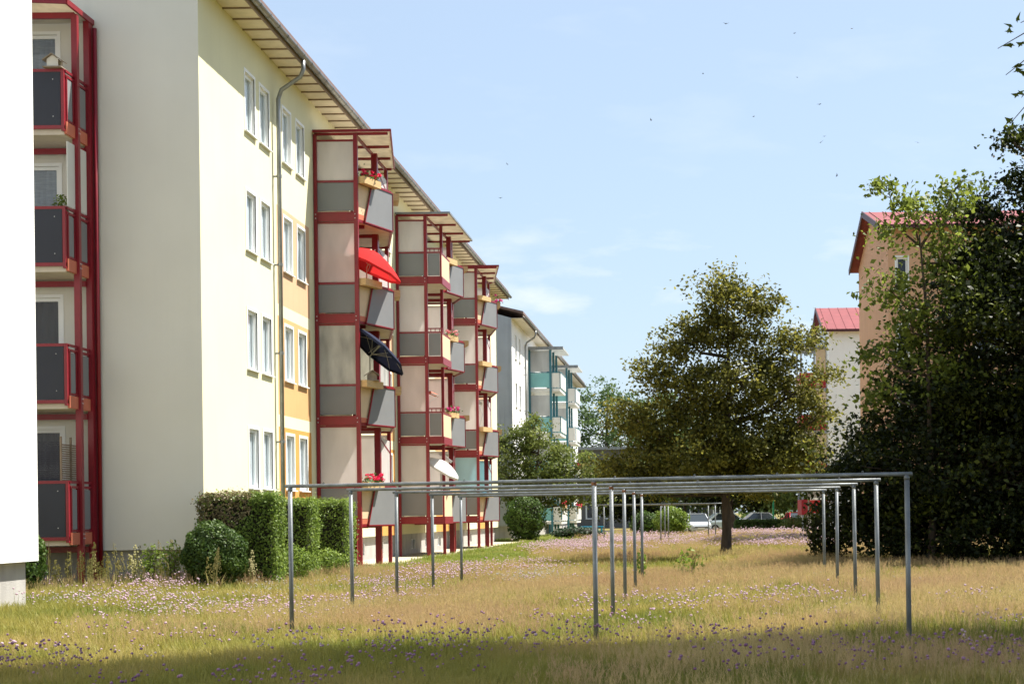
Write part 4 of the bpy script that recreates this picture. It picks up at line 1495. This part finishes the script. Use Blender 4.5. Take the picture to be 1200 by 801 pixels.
def planter(wy, twin, k, label, flowers=None, side='near', group='wooden planters on the red balconies'):
    off = 1.9 if twin else 0.0
    A = (off, 1.17 + (.1 if twin else 0)); D = (off + 1.85, 1.76); E = (4.5 + (.9 if twin else 0), 1.17)
    if side == 'near':
        p, q = A, D
        f = 0.24
        e = 0.16
    else:
        p, q = D, E
        f = 0.35
        e = 0.16
    s = p[0] + (q[0] - p[0]) * f
    o_ = p[1] + (q[1] - p[1]) * f
    ang = math.atan2(q[0] - p[0], q[1] - p[1])  # heading of the prow line in world: x = o, y = s
    dv = Vector((q[1] - p[1], q[0] - p[0], 0)).normalized()
    nv = Vector((dv.y, -dv.x, 0))
    zf = TF + TS * k
    loc = tower_pt(wy, twin, s, o_, zf + 0.84) + nv * e
    t = empty('planter_box', loc, label, 'planter', group, rz=math.atan2(dv.y, dv.x))
    b_ = MB()
    lw = 0.46
    b_.box(-lw, lw, -.10, -.08, 0, .19).box(-lw, lw, .08, .10, 0, .19).box(-lw, -lw + .02, -.08, .08, 0, .19).box(lw - .02, lw, -.08, .08, 0, .19).box(-lw + .02, lw - .02, -.08, .08, 0.002, .14)
    b_.build('trough', wood, t)
    if flowers:
        n = 110
        P_ = np.stack([rng.uniform(-lw, lw, n), rng.normal(0, .09, n), .17 + np.abs(rng.normal(0, .09, n))], 1)
        v_, f_ = leafquads(P_, np.full(n, .07), asp=.9)
        tag(link('leaves', npmesh('leaves', v_, f_, geran), t), kind='stuff')
        for i in range(16):
            c = (random.uniform(-lw, lw), random.gauss(-.03, .1), .24 + abs(random.gauss(.04, .07)))
            Q = on_ellipsoid(26, c, (.055, .055, .045), .5)
            v_, f_ = leafquads(Q, np.full(26, .045), asp=.9)
            link('blossom', npmesh('blossom', v_, f_, flowers), t)
    return t


ord_ = ['lowest', 'second lowest', 'third', 'top']
fl = {(0, 3): petal_red, (0, 0): petal_red, (1, 2): petal_white, (1, 1): petal_magenta, (2, 3): petal_magenta}
fln = {(0, 3): 'red and pink geraniums', (0, 0): 'red geraniums', (1, 2): 'trailing white and red flowers', (1, 1): 'magenta petunias', (2, 3): 'a few pink flowers'}
twn = ['balcony stack by the drainpipe', 'middle balcony stack', 'third balcony stack']
for ti in range(3):
    for k in range(4):
        has = fl.get((ti, k)) if (ti, k) != (2, 3) else None
        wth = (' with ' + fln[(ti, k)]) if has else ', bare'
        planter(T0 + STEP * ti, ti == 1, k, 'wooden planter%s, %s level of the %s' % (wth, ord_[k], twn[ti]), has)
        if k > 0:
            planter(T0 + STEP * ti, ti == 1, k, 'wooden planter behind the prow, %s level of the %s' % (ord_[k], twn[ti]), petal_magenta if (ti, k) == (2, 3) else None, 'far')


def parasol(name, c, axis_, rad, depth, cloth, label, pole_len, ribs=8, lip=0.07):
    """c: crown centre (world), axis_: direction the canopy points"""
    t = empty(name, c, label, 'parasol')
    q = Vector(axis_).normalized().to_track_quat('Z', 'Y')
    t.rotation_mode = 'QUATERNION'
    t.rotation_quaternion = q
    mb = MB()
    n = ribs
    rings = 5
    vs_, fs_ = [(0, 0, 0)], []
    for i in range(1, rings + 1):
        f = i / rings
        for k in range(n * 2):
            a = math.pi * k / n
            rr = rad * f * (1 if k % 2 == 0 else math.cos(math.pi / n) * .99)
            z = -depth * (f ** 1.7)
            vs_.append((rr * math.cos(a), rr * math.sin(a), z))
    m2 = 2 * n
    for k in range(m2):
        fs_.append((0, 1 + k, 1 + (k + 1) % m2))
    for i in range(rings - 1):
        for k in range(m2):
            fs_.append((1 + i * m2 + k, 1 + (i + 1) * m2 + k, 1 + (i + 1) * m2 + (k + 1) % m2, 1 + i * m2 + (k + 1) % m2))
    b0_ = len(vs_)
    for k in range(m2):
        x, y, z = vs_[1 + (rings - 1) * m2 + k]
        vs_.append((x * 1.005, y * 1.005, z - lip))
    for k in range(m2):
        fs_.append((1 + (rings - 1) * m2 + k, b0_ + k, b0_ + (k + 1) % m2, 1 + (rings - 1) * m2 + (k + 1) % m2))
    mb.add(vs_, fs_)
    mb.build('canopy', cloth, t)
    for k in range(n):
        a = 2 * math.pi * k / n
        pr2 = [(rad * f * math.cos(a), rad * f * math.sin(a), -depth * f ** 1.7 - .012) for f in (0.02, .25, .5, .75, .98)]
        rb = MB().tube(pr2, .007, 5)
        rb.tube([(0, 0, -rad * .42), (rad * .5 * math.cos(a), rad * .5 * math.sin(a), -depth * .5 ** 1.7 - .015)], .006, 5)
        rb.build('rib', polem, t)
    # pole: short way along the canopy axis to the tilt joint, then straight down
    j = Vector((0, 0, -rad * .5))
    dn = q.inverted() @ Vector((0, 0, -1))
    MB().tube([(0, 0, .05), j, j + dn * pole_len], .018, 8).build('pole', polem, t)
    return t


parasol('parasol', tower_pt(T0, False, .95, 1.46, TF + 2 * TS + 1.93), (.42, .08, .90), 1.02, .46, redcloth, 'open red parasol leaning out of the first balcony stack', 1.35)
parasol('parasol', tower_pt(T0, False, 1.0, 1.62, TF + TS + 2.15), (.60, .26, .75), 1.02, .24, navycloth, 'dark navy parasol tilted out under the red one', 1.55)
parasol('parasol', tower_pt(T0 + STEP, True, .8, 1.55, TF + 1.98), (.55, -.10, .83), 0.72, .26, whitecloth, 'white parasol tilted out of the lowest middle balcony', 1.45)


def birdhouse(loc, rz, s, m1, m2, label):
    t = empty('birdhouse', loc, label, 'birdhouse', rz=rz)
    MB().box(-.13 * s, .13 * s, -.11 * s, .11 * s, .02, .03).box(-.20 * s, .20 * s, -.16 * s, .16 * s, 0, .02).build('floor', m2, t)
    wl2 = MB()
    wl2.plate([(-.12 * s, -.10 * s, .03), (.12 * s, -.10 * s, .03), (.12 * s, -.10 * s, .18 * s), (0, -.10 * s, .27 * s), (-.12 * s, -.10 * s, .18 * s)], .012)
    wl2.plate([(-.12 * s, .10 * s, .03), (.12 * s, .10 * s, .03), (.12 * s, .10 * s, .18 * s), (0, .10 * s, .27 * s), (-.12 * s, .10 * s, .18 * s)], .012)
    wl2.box(-.12 * s, -.108 * s, -.09 * s, .09 * s, .03, .18 * s)
    wl2.build('wall', m1, t)
    for x in (.10, .14):
        MB().box(x * s - .006, x * s + .006, .08 * s, .092 * s, .03, .18 * s).build('post', m1, t)
    for sx in (-1, 1):
        MB().plate([(0, -.17 * s, .29 * s), (0, .17 * s, .29 * s), (sx * .20 * s, .17 * s, .15 * s), (sx * .20 * s, -.17 * s, .15 * s)], .015).build('roof', m2, t)
    return t


pz = tower_pt(T0, False, .40, 1.46, TF + TS + 1.035)
birdhouse(pz, .3, 1.0, oldwood, oldwood, 'weathered brown birdhouse on the planter under the navy parasol')
birdhouse((-12.89, 33.4 - 1.385, FL - .16 + 3 * ST + 1.165), 0, .95, palewood, oldwood, 'pale birdhouse on the railing of the top gable balcony')

# storage box behind the frosted sheet, potted plant and woven screen on the gable balconies
sb = tag(MB().box(-.35, .35, -.2, .2, 0, .98).build('storage_box', pvc, None, (FX + .6, T0 + .35, TF + 2 * TS - .03)), 'white box standing behind the frosted screen below the flowers', 'box')


def pot_plant(loc, label):
    t = empty('potted_plant', loc, label, 'plant')
    MB().tube([(0, 0, 0), (0, 0, .16)], [.07, .10], 10).build('pot', salmon, t)
    P_ = on_ellipsoid(160, (0, 0, .36), (.16, .16, .24), .1)
    v_, f_ = leafquads(P_, np.full(160, .07))
    tag(link('leaves', npmesh('leaves', v_, f_, limeleaf), t), kind='stuff')


pot_plant((-12.89, 33.4 - 1.15, FL - .16 + 2 * ST + .85), 'leafy pot plant at the corner of the second highest gable balcony')
pot_stand = tag(MB().box(-.12, .12, -.12, .12, 0, .03).box(-.10, -.07, -.10, -.07, -.86, 0).box(.07, .10, -.10, -.07, -.86, 0).box(-.10, -.07, .07, .10, -.86, 0).box(.07, .10, .07, .10, -.86, 0).build('plant_stand', oldwood, None, (-12.89, 33.4 - 1.15, FL - .16 + 2 * ST + .82)), 'slim wooden stand under the leafy pot plant', 'plant stand')


def woven_screen():
    z = FL - .16 + 1.16
    t = empty('woven_screen', (-12.9, 33.4 - 1.34, z), 'dark woven privacy screen on the lowest gable balcony', 'screen')
    slat = MB().box(-1.9, 0, -.008, .008, 0, .03).mesh('slat', roomdark)
    for i in range(18):
        link('slat', slat, t, (0, .01 * (i % 2), .045 * i))
    slat2 = MB().box(-.008, .008, 0, 1.05, 0, .028).mesh('slat', rafterm)
    for i in range(17):
        link('slat', slat2, t, (0.03, .04, .045 * i))
    for (x, y) in ((0.03, 0), (.03, .5), (.03, 1.08), (-1.9, 0)):
        MB().box(x - .018, x + .018, y - .018, y + .018, -.02, .9).build('upright', rafterm, t)


woven_screen()

# rolled awnings on the third stack, low blue table by the teal balconies
tag(MB().plate([(0, 0, 0), (0, 1.5, 0), (.75, 1.5, -.38), (.75, 0, -.38)], .03).build('blue_awning', bluecloth, None, (FX + .55, T0 + 2 * STEP + .3, FL + .98 + .55)), 'bright blue cloth behind the lowest balcony of the third stack', 'awning')
aw = empty('folded_awning', (FX + 1.05, T0 + 2 * STEP + .4, FL + ST + 2.3), 'folded white awning arm on the second lowest balcony of the third stack', 'awning')
MB().tube([(0, 0, 0), (0, 1.6, 0)], .06, 8).build('roll', whitecloth, aw)
MB().beam((.05, .02, -.02), (.28, .02, -.55), .03, .04).beam((.28, .02, -.55), (.10, .02, -1.2), .03, .04).build('arm', pvc, aw)
aw = empty('folded_awning', (FX + 1.15, T0 + STEP + 2.1, FL + ST * 1 - .35), 'folded white awning above the tilted white parasol', 'awning')
MB().tube([(0, 0, 0), (0, 1.6, 0)], .06, 8).build('roll', whitecloth, aw)
MB().beam((.05, .02, -.02), (.40, .02, -.30), .05, .10).beam((.05, .02, -.10), (.03, .02, -1.2), .03, .04).build('arm', pvc, aw)
aw = empty('folded_awning', (FX + 1.1, T0 + STEP + .2, FL + ST * 1 + 1.75), 'folded awning arm on the second lowest middle balcony', 'awning')
MB().tube([(0, 0, 0), (0, 1.6, 0)], .06, 8).build('roll', salmon, aw)
MB().beam((.02, .02, -.02), (.30, .02, -.12), .03, .05).beam((.30, .02, -.12), (-.45, .05, -.65), .02, .02).build('arm', pvc, aw)


def garden_table(loc):
    t = empty('garden_table', loc, 'small bright blue garden table under the teal balconies', 'table')
    MB().box(-.7, .7, -.4, .4, .68, .72).build('tabletop', bluecloth, t)
    for x in (-.6, .6):
        for y in (-.3, .3):
            MB().box(x - .03, x + .03, y - .03, y + .03, 0, .68).build('leg', bluecloth, t)


garden_table((-6.4, 97.5, .05))

# flower box blossoms on the teal balconies
for i, (yy, k, mm) in enumerate(((99.0, 0, petal_red), (111.5, 0, petal_red), (111.5, 1, petal_red))):
    t = empty('flower_box', (-10.36 + 2.1, yy + .8, FL + ST * k - .25 + 1.0), ['flowers on the lowest teal balcony of the stack by the grey gable', 'flowers on the lowest teal balcony of the stack by the road', 'flowers on the second lowest teal balcony of the stack by the road'][i], 'flower box')
    MB().box(-.1, .1, -.6, .6, -.18, 0).build('trough', wood, t)
    Q = on_ellipsoid(240, (0, 0, .12), (.2, .65, .2), .2)
    v_, f_ = leafquads(Q, np.full(240, .11), asp=.9)
    tag(link('blossom', npmesh('blossom', v_, f_, mm), t), kind='stuff')


# ------------------------------------------------------------------ cars, lamp, sign
tyre_m = mat('tyre', (0.02, 0.02, 0.02), 0.8, .1)
rim_m = mat('wheel_rim', (0.45, 0.46, 0.47), 0.3, .05, metal=.7)
lightm = mat('lamp_glass', (0.75, 0.77, 0.78), 0.1, .05)
tailm = mat('tail_lamp', (0.5, 0.02, 0.02), 0.2, .05)
plate_m = mat('number_plate', (0.75, 0.75, 0.72), 0.4, .03)
carglass = mat('car_glass', (0.03, 0.04, 0.045), 0.06, .05, spec=.8)


def car(loc, rz, col, label, i):
    pm = mat('car_paint_%d' % i, col, 0.22, .03, 2, spec=.6)
    t = empty('parked_car', loc, label, 'car', 'cars parked by the road', rz)
    # sections along x (nose at -x): half width, sill z, belt z
    body = MB()
    xs = [-2.0, -1.92, -1.55, -.85, -.2, .8, 1.55, 1.9, 2.0]
    belt = [.56, .70, .80, .90, .92, .94, .92, .84, .60]
    hw = [.60, .72, .80, .83, .84, .84, .82, .76, .66]
    sill = [.32, .24, .22, .22, .22, .22, .22, .26, .34]
    ring = []
    for x, bz, h_, s_ in zip(xs, belt, hw, sill):
        ring.append([(x, -h_ * .86, s_), (x, -h_, s_ + .16), (x, -h_, bz - .14), (x, -h_ * .93, bz), (x, h_ * .93, bz), (x, h_, bz - .14), (x, h_, s_ + .16), (x, h_ * .86, s_)])
    vs_ = [p for rr in ring for p in rr]
    fs_ = [tuple(range(7, -1, -1)), tuple(range(8 * (len(xs) - 1), 8 * len(xs)))]
    for a in range(len(xs) - 1):
        for k in range(8):
            k2 = (k + 1) % 8
            fs_.append((a * 8 + k, a * 8 + k2, a * 8 + 8 + k2, a * 8 + 8 + k))
    body.add(vs_, fs_)
    bo = body.build('body', pm, t, smooth=False)
    # cabin: roof and pillars in paint, glazing set in
    cb = [(-.95, .88), (-.25, 1.42), (1.05, 1.44), (1.75, .90)]
    wb, wt_ = .77, .60
    cv = []
    for (x, z) in cb:
        hw_ = wb if z < 1 else wt_
        cv += [(x, -hw_, z), (x, hw_, z)]
    cabin = MB().add(cv, [(0, 1, 3, 2), (4, 5, 7, 6), (0, 2, 4, 6), (1, 7, 5, 3), (0, 6, 7, 1)])
    cabin.build('glazing', carglass, t)
    rf_ = MB()
    rf_.plate([(-.28, -.62, 1.435), (1.08, -.62, 1.455), (1.08, .62, 1.455), (-.28, .62, 1.435)], .035)
    for y in (-1, 1):
        rf_.beam((-.96, y * .77, .89), (-.25, y * .61, 1.43), .05, .06)
        rf_.beam((.38, y * .79, .90), (.38, y * .61, 1.44), .03, .09)
        rf_.beam((1.76, y * .77, .90), (1.05, y * .61, 1.45), .05, .12)
    rf_.build('roof', pm, t)
    for x in (-1.3, 1.28):
        for y in (-1, 1):
            wv = MB()
            n = 16
            ty = MB().tube([(0, -.1, 0), (0, .1, 0)], .31, n).build('wheel', tyre_m, t, (x, y * .76, .31))
            MB().tube([(0, y * .09, 0), (0, y * .112, 0)], [.20, .18], n).build('rim', rim_m, ty)
    for y in (-1, 1):
        MB().ball((-1.90, y * .58, .63), (.07, .15, .08), 8, 6).build('headlight', lightm, t)
        MB().ball((1.90, y * .64, .78), (.06, .09, .13), 8, 6).build('tail_light', tailm, t)
        MB().ball((-.62, y * .92, .96), (.06, .10, .07), 8, 6).build('mirror', pm, t)
    MB().box(-2.03, -1.99, -.26, .26, .38, .49).build('number_plate', plate_m, t)
    MB().box(2.001, 2.03, -.26, .26, .55, .66).build('number_plate', plate_m, t)
    MB().box(-2.015, -1.93, -.45, .45, .50, .56).build('grille', tyre_m, t)
    return t


car((0.05, 113.0, 0.0), RAD(100), (0.48, 0.52, 0.56), 'silver blue hatchback facing the meadow beside the lime bush', 1)
car((2.6, 121.0, 0.0), RAD(190), (0.52, 0.62, 0.68), 'pale blue car half hidden by the brown tree trunk', 2)
car((5.6, 127.0, 0.015), RAD(183), (0.60, 0.62, 0.63), 'light grey car on the road behind the low hedge', 3)
car((7.55, 119.5, 0.0), RAD(-82), (0.50, 0.02, 0.03), 'red car with its back to the meadow', 4)

lp = empty('green_pole', (5.45, 110.5, H(5.45, 110.5)), 'thin green metal pole behind the low hedge', 'pole')
gp = mat('green_paint', (0.02, 0.30, 0.10), .5)
MB().tube([(0, 0, -.2), (0, 0, 2.25)], .06, 8).build('shaft', gp, lp, smooth=True)
MB().ball((0, 0, 2.27), (.075, .075, .05), 8, 5).build('cap', gp, lp)

sg = empty('red_board', (7.45, 97.0, H(7.45, 97)), 'red board with white top strip between grey posts', 'board')
redp = mat('red_board_paint', (0.55, 0.025, 0.03), .5)
MB().box(-.42, .42, -.03, .03, 1.35, 2.15).build('panel', redp, sg)
MB().box(-.47, .47, -.05, .05, 2.153, 2.29).build('top_strip', pvc, sg)
MB().box(-.44, .44, -.04, .04, 2.293, 2.85).build('hood', zinc, sg)
MB().box(-.42, .42, -.03, .03, .75, 1.347).build('panel', greyfr, sg)
for x in (-.5, .5):
    MB().box(x - .04, x + .04, -.04, .04, -.2, 2.9).build('post', zinc, sg)

# swifts
bm = MB()
bm.add([(0, 0.09, 0), (.03, .03, 0), (.02, -.05, 0), (0, -.10, 0), (-.02, -.05, 0), (-.03, .03, 0), (.24, -.05, .05), (-.24, -.05, .05), (0, 0, .03), (0, 0, -.03)],
       [(0, 1, 8), (1, 2, 8), (2, 3, 8), (3, 4, 8), (4, 5, 8), (5, 0, 8), (1, 0, 9), (2, 1, 9), (3, 2, 9), (4, 3, 9), (5, 4, 9), (0, 5, 9), (1, 6, 2), (5, 4, 7)])
bme = bm.mesh('bird', roomdark)
flock = [(2.2, 95, 30.9), (6.9, 104, 33.0), (11.6, 113, 36.0), (1.0, 122, 35.4), (8.9, 131, 37.5), (7.8, 95, 26.0), (-2.6, 104, 27.4), (4.5, 113, 29.8), (-14.2, 122, 28.6), (11.1, 131, 32.6), (7.8, 95, 23.7), (9.6, 104, 23.6), (-13.7, 113, 24.2), (17.5, 122, 29.9)]
for p in flock:
    o_ = link('bird', bme, None, p)
    o_.rotation_euler = (random.uniform(-.3, .3), random.uniform(-.6, .6), random.uniform(0, 6.28))
    tag(o_, 'tiny dark bird gliding high in the blue sky', 'bird', 'birds high in the sky')


# ------------------------------------------------------------------ meadow
def blade(mb, x, y, h, wd, lean, ang, z0=0.0):
    c, s = math.cos(ang), math.sin(ang)
    px, py = -s * wd / 2, c * wd / 2
    m1 = (x + c * lean * .35, y + s * lean * .35, z0 + h * .6)
    tp = (x + c * lean, y + s * lean, z0 + h)
    mb.add([(x - px, y - py, z0 - .02), (x + px, y + py, z0 - .02), (m1[0] + px * .8, m1[1] + py * .8, m1[2]), (m1[0] - px * .8, m1[1] - py * .8, m1[2]), tp], [(0, 1, 2, 3), (3, 2, 4)])
    return tp


def src(name, mesh):
    o_ = bpy.data.objects.new(name, mesh)
    return o_


def grass_src(kind, i):
    R_ = random
    mb = MB()
    if kind == 'green':
        for _ in range(16):
            blade(mb, R_.gauss(0, .07), R_.gauss(0, .07), R_.uniform(.08, .20), R_.uniform(.006, .011), R_.uniform(.02, .12), R_.uniform(0, 6.28))
        return mb.mesh('tuft', grass_green)
    if kind == 'lawn':
        for _ in range(18):
            blade(mb, R_.gauss(0, .08), R_.gauss(0, .08), R_.uniform(.05, .12), R_.uniform(.007, .012), R_.uniform(.01, .07), R_.uniform(0, 6.28))
        return mb.mesh('tuft', lawn_m)
    if kind == 'seed':
        for _ in range(9):
            x, y, a, h, ln = R_.gauss(0, .09), R_.gauss(0, .09), R_.uniform(0, 6.28), R_.uniform(.19, .32), R_.uniform(.02, .09)
            tp = blade(mb, x, y, h, .0035, ln, a)
            for q in range(7):
                b2_ = R_.uniform(0, 6.28)
                zz = h * R_.uniform(.70, 1.0)
                f = (zz / h)
                bx, by = x + math.cos(a) * ln * f, y + math.sin(a) * ln * f
                rr = R_.uniform(.006, .020)
                ex, ey, ez_ = bx + rr * math.cos(b2_), by + rr * math.sin(b2_), zz + R_.uniform(.02, .05)
                wq = .003
                mb.add([(bx, by, zz - wq), (bx, by, zz + wq), (ex, ey, ez_ + wq), (ex, ey, ez_ - wq)], [(0, 1, 2, 3)])
        return mb.mesh('tuft', grass_tan)
    if kind == 'spike':
        for _ in range(3):
            x, y, h = R_.gauss(0, .08), R_.gauss(0, .08), R_.uniform(.6, .95)
            mb.tube([(x, y, -.02), (x + .02, y, h)], [.008, .004], 4, cap=False)
            for q in range(26):
                zz = h * R_.uniform(.5, 1.02)
                rr = .06 * (1.05 - zz / h) / .55 + .01
                a = R_.uniform(0, 6.28)
                c = (x + rr * math.cos(a), y + rr * math.sin(a), zz)
                d = .018
                mb.add([(c[0] - d, c[1], c[2]), (c[0], c[1] - d * .5, c[2] - d), (c[0] + d, c[1], c[2]), (c[0], c[1] + d * .5, c[2] + d)], [(0, 1, 2, 3)])
        for _ in range(8):
            blade(mb, R_.gauss(0, .05), R_.gauss(0, .05), R_.uniform(.15, .4), .03, R_.uniform(.05, .2), R_.uniform(0, 6.28))
        return mb.mesh('tuft', spike_m)
    hm, n, hr, hh = {'purple': (fl_purple, 3, .0145, (.22, .38)), 'pink': (fl_pink, 5, .0175, (.20, .32)), 'white': (fl_white, 6, .013, (.18, .28))}[kind]
    idx = []
    for _ in range(n):
        x, y, a, h = R_.gauss(0, .13), R_.gauss(0, .13), R_.uniform(0, 6.28), R_.uniform(*hh)
        f0 = len(mb.f)
        tp = blade(mb, x, y, h, .005, R_.uniform(.0, .10), a)
        idx += [0] * (len(mb.f) - f0)
        f0 = len(mb.f)
        rr = hr * R_.uniform(.6, 1.2)
        mb.ball((tp[0], tp[1], tp[2]), (rr, rr, rr * .8), 6, 4)
        idx += [1] * (len(mb.f) - f0)
    return mb.mesh('tuft', [grass_green, hm], idx)


def scatter(name, label, cat, kinds_, pts, scl, idx):
    col = bpy.data.collections.new(name + '_sources')
    for q, me in enumerate(kinds_):
        col.objects.link(bpy.data.objects.new('%s_source_%02d' % (name, q), me))
    n = len(pts)
    me = bpy.data.meshes.new(name)
    me.vertices.add(n)
    me.vertices.foreach_set('co', np.ascontiguousarray(pts, np.float32).ravel())
    a = me.attributes.new('spin', 'FLOAT_VECTOR', 'POINT')
    rot = np.zeros((n, 3), np.float32)
    rot[:, 0] = rng.normal(0, .10, n)
    rot[:, 1] = rng.normal(0, .10, n)
    rot[:, 2] = rng.uniform(0, 6.283, n)
    a.data.foreach_set('vector', rot.ravel())
    a = me.attributes.new('size', 'FLOAT_VECTOR', 'POINT')
    scl = np.asarray(scl, np.float32)
    a.data.foreach_set('vector', np.stack([scl, scl, np.where(scl > 1.1, 1.1 + (scl - 1.1) * .15, scl)], 1).astype(np.float32).ravel())
    a = me.attributes.new('pick', 'INT', 'POINT')
    a.data.foreach_set('value', np.asarray(idx, np.int32))
    o_ = link(name, me)
    tag(o_, label, cat, kind='stuff')
    ng = bpy.data.node_groups.new(name, 'GeometryNodeTree')
    ng.interface.new_socket('Geometry', in_out='INPUT', socket_type='NodeSocketGeometry')
    ng.interface.new_socket('Geometry', in_out='OUTPUT', socket_type='NodeSocketGeometry')
    n_ = ng.nodes.new
    gi, go = n_('NodeGroupInput'), n_('NodeGroupOutput')
    ip = n_('GeometryNodeInstanceOnPoints')
    ci = n_('GeometryNodeCollectionInfo')
    ci.inputs['Collection'].default_value = col
    ci.inputs['Separate Children'].default_value = True
    ci.inputs['Reset Children'].default_value = True
    ip.inputs['Pick Instance'].default_value = True

    def attr(nm, ty):
        q = n_('GeometryNodeInputNamedAttribute')
        q.data_type = ty
        q.inputs['Name'].default_value = nm
        return [s for s in q.outputs if s.enabled and s.name == 'Attribute'][0]
    lk = ng.links.new
    lk(gi.outputs[0], ip.inputs['Points'])
    lk(ci.outputs[0], ip.inputs['Instance'])
    lk(attr('spin', 'FLOAT_VECTOR'), ip.inputs['Rotation'])
    lk(attr('size', 'FLOAT_VECTOR'), ip.inputs['Scale'])
    lk(attr('pick', 'INT'), ip.inputs['Instance Index'])
    lk(ip.outputs[0], go.inputs[0])
    md = o_.modifiers.new('scatter', 'NODES')
    md.node_group = ng
    return o_


def pnoise(x, y, s, seed):
    r2 = np.random.default_rng(seed)
    v_ = np.zeros_like(x)
    for i in range(7):
        a, ph, fq = r2.uniform(0, 6.28), r2.uniform(0, 6.28), s * r2.uniform(.5, 2.0)
        v_ += np.sin((x * math.cos(a) + y * math.sin(a)) * fq + ph)
    return v_ / 7 * 2.0


def ok(x, y):
    """meadow, outside houses and road"""
    bad = (x < -10.35) & (y > 33.2) & (y < 83.4)
    bad |= (x < -10.5) & (y < 25.6)
    bad |= (x < -10.3) & (y > 89.8)
    bad |= (x < -14)
    bad |= (x > 7.2) & (y > 64.8) & (y < 76.6)
    bad |= (x > 7) & (y > 101.8) & (y < 113)
    bad |= (y > 123.5)
    bad |= (x < -9.0) & (y > 33.2) & (y < 83.4) & (x > -10.6)
    return ~bad


def lawn(x, y):
    edge = -6.2 - 0.9 * np.sin(y * .21) - 0.4 * np.sin(y * .7)
    return (x < edge) & (y > 39.0)


def sample(n, y0, y1):
    y = rng.uniform(y0, y1, n)
    xl = np.maximum(-.46 * y - 3, -14)
    xr = .24 * y + 3.5
    x = xl + rng.uniform(0, 1, n) * (xr - xl)
    k = ok(x, y)
    x, y = x[k], y[k]
    return x, y


greens, seeds_, lawns = [], [], []
for (y0, y1, dens, sc_) in ((11, 19, 130, .85), (19, 28, 80, 1.0), (28, 42, 42, 1.25), (42, 62, 18, 1.5), (62, 90, 8, 1.9), (90, 123.5, 4, 2.4)):
    ym = (y0 + y1) / 2
    area = (y1 - y0) * ((.24 * ym + 3.5) + min(.46 * ym + 3, 14))
    x, y = sample(int(area * dens), y0, y1)
    lw_ = lawn(x, y)
    greens.append(np.stack([x[~lw_], y[~lw_], np.full((~lw_).sum(), sc_)], 1))
    lawns.append(np.stack([x[lw_], y[lw_], np.full(lw_.sum(), sc_)], 1))
    x, y = sample(int(area * dens * .62), y0, y1)
    pn = pnoise(x, y, .45, 3) + 0.5 * pnoise(x, y, 1.3, 4) + 0.25 * np.clip((x + 2) / 5, -1, 1)
    k = (~lawn(x, y)) & (pn > rng.uniform(-.5, .7, len(x)))
    k &= ~((y < 19) & (rng.uniform(size=len(x)) < .72 + .3 * pnoise(x, y, .9, 8)))
    k &= ~((y > 24) & (y < 34) & (x < -4.5) & (rng.uniform(size=len(x)) < .6))
    seeds_.append(np.stack([x[k], y[k], np.full(k.sum(), sc_ ** .75)], 1))


def finish(lst, jit=.25):
    A = np.concatenate(lst)
    pts = np.stack([A[:, 0], A[:, 1], gh(A[:, 0], A[:, 1])], 1)
    return pts, A[:, 2] * rng.uniform(1 - jit, 1 + jit, len(A)), rng.integers(0, 6, len(A))


p_, s_, i_ = finish(greens)
scatter('meadow_grass', 'short green meadow grass under the seed stems', 'grass', [grass_src('green', i) for i in range(6)], p_, s_, i_)
p_, s_, i_ = finish(seeds_)
scatter('seed_grass', 'airy rosy tan seeding grass over the meadow', 'grass', [grass_src('seed', i) for i in range(6)], p_, s_, i_)
p_, s_, i_ = finish(lawns)
scatter('lawn_grass', 'mown green lawn strip along the balconies', 'grass', [grass_src('lawn', i) for i in range(6)], p_, s_, i_)


def flowers(name, label, kind, zones):
    L_ = []
    for (n, x0, x1, y0, y1, thr, sd, sc_) in zones:
        x, y = rng.uniform(x0, x1, n), rng.uniform(y0, y1, n)
        k = ok(x, y) & ~lawn(x, y) & (pnoise(x, y, .8, sd) > thr)
        L_.append(np.stack([x[k], y[k], np.full(k.sum(), sc_)], 1))
    p_, s_, i_ = finish(L_)
    scatter(name, label, 'flowers', [grass_src(kind, i) for i in range(6)], p_, s_, i_)


flowers('purple_wildflowers', 'purple scabious heads in the shaded foreground grass', 'purple',
        [(560, -7.5, 1.2, 13, 18.0, .0, 21, .9), (130, 0, 4.5, 13, 16.5, .3, 22, 1.0), (160, -7.5, 3, 17, 21, .3, 23, 1.0)])
flowers('pink_wildflowers', 'pale pink clover heads dotted over the sunny meadow', 'pink',
        [(700, -13, -5.0, 22, 33, .05, 31, 1.0), (300, -6, 0, 20, 34, .35, 32, 1.0), (520, -1, 7, 22, 33, .1, 33, 1.0), (450, -7, -2, 34, 48, .25, 34, 1.25), (2600, -7, 6, 54, 86, -.3, 35, 1.7), (700, -6, 9, 84, 100, .0, 36, 2.4), (160, -8, 4, 16, 21, .3, 37, .9)])
flowers('white_wildflowers', 'white yarrow patches in the meadow', 'white',
        [(380, -14, -7.2, 21.5, 31.5, -.1, 41, .9), (60, -4.2, -3.0, 33, 37, -.6, 42, 1.2), (60, -2.6, 4, 20, 30, .6, 43, 1.0)])
# dock spikes by the plinth
x, y = rng.uniform(-13.5, -8.6, 46), rng.uniform(30.3, 32.9, 46)
L_ = [np.stack([x, y, rng.uniform(.55, 1.0, 46)], 1)]
p_, s_, i_ = finish(L_)
scatter('dock_weeds', 'tall dock weeds with tawny spikes along the plinth', 'weeds', [grass_src('spike', i) for i in range(6)], p_, s_, i_)
# two pale weeds between the posts
bush('meadow_weed', (-1.15, 33.2), (.12, .12, .40), 'bright green weed at the foot of the last middle post', limeleaf, 90, .09, .2, core=False, nstem=3)
bush('meadow_weed', (-.15, 35.0), (.40, .35, .36), 'bright green weed growing in front of the brown tree', limeleaf, 110, .10, .2, core=False, nstem=5)
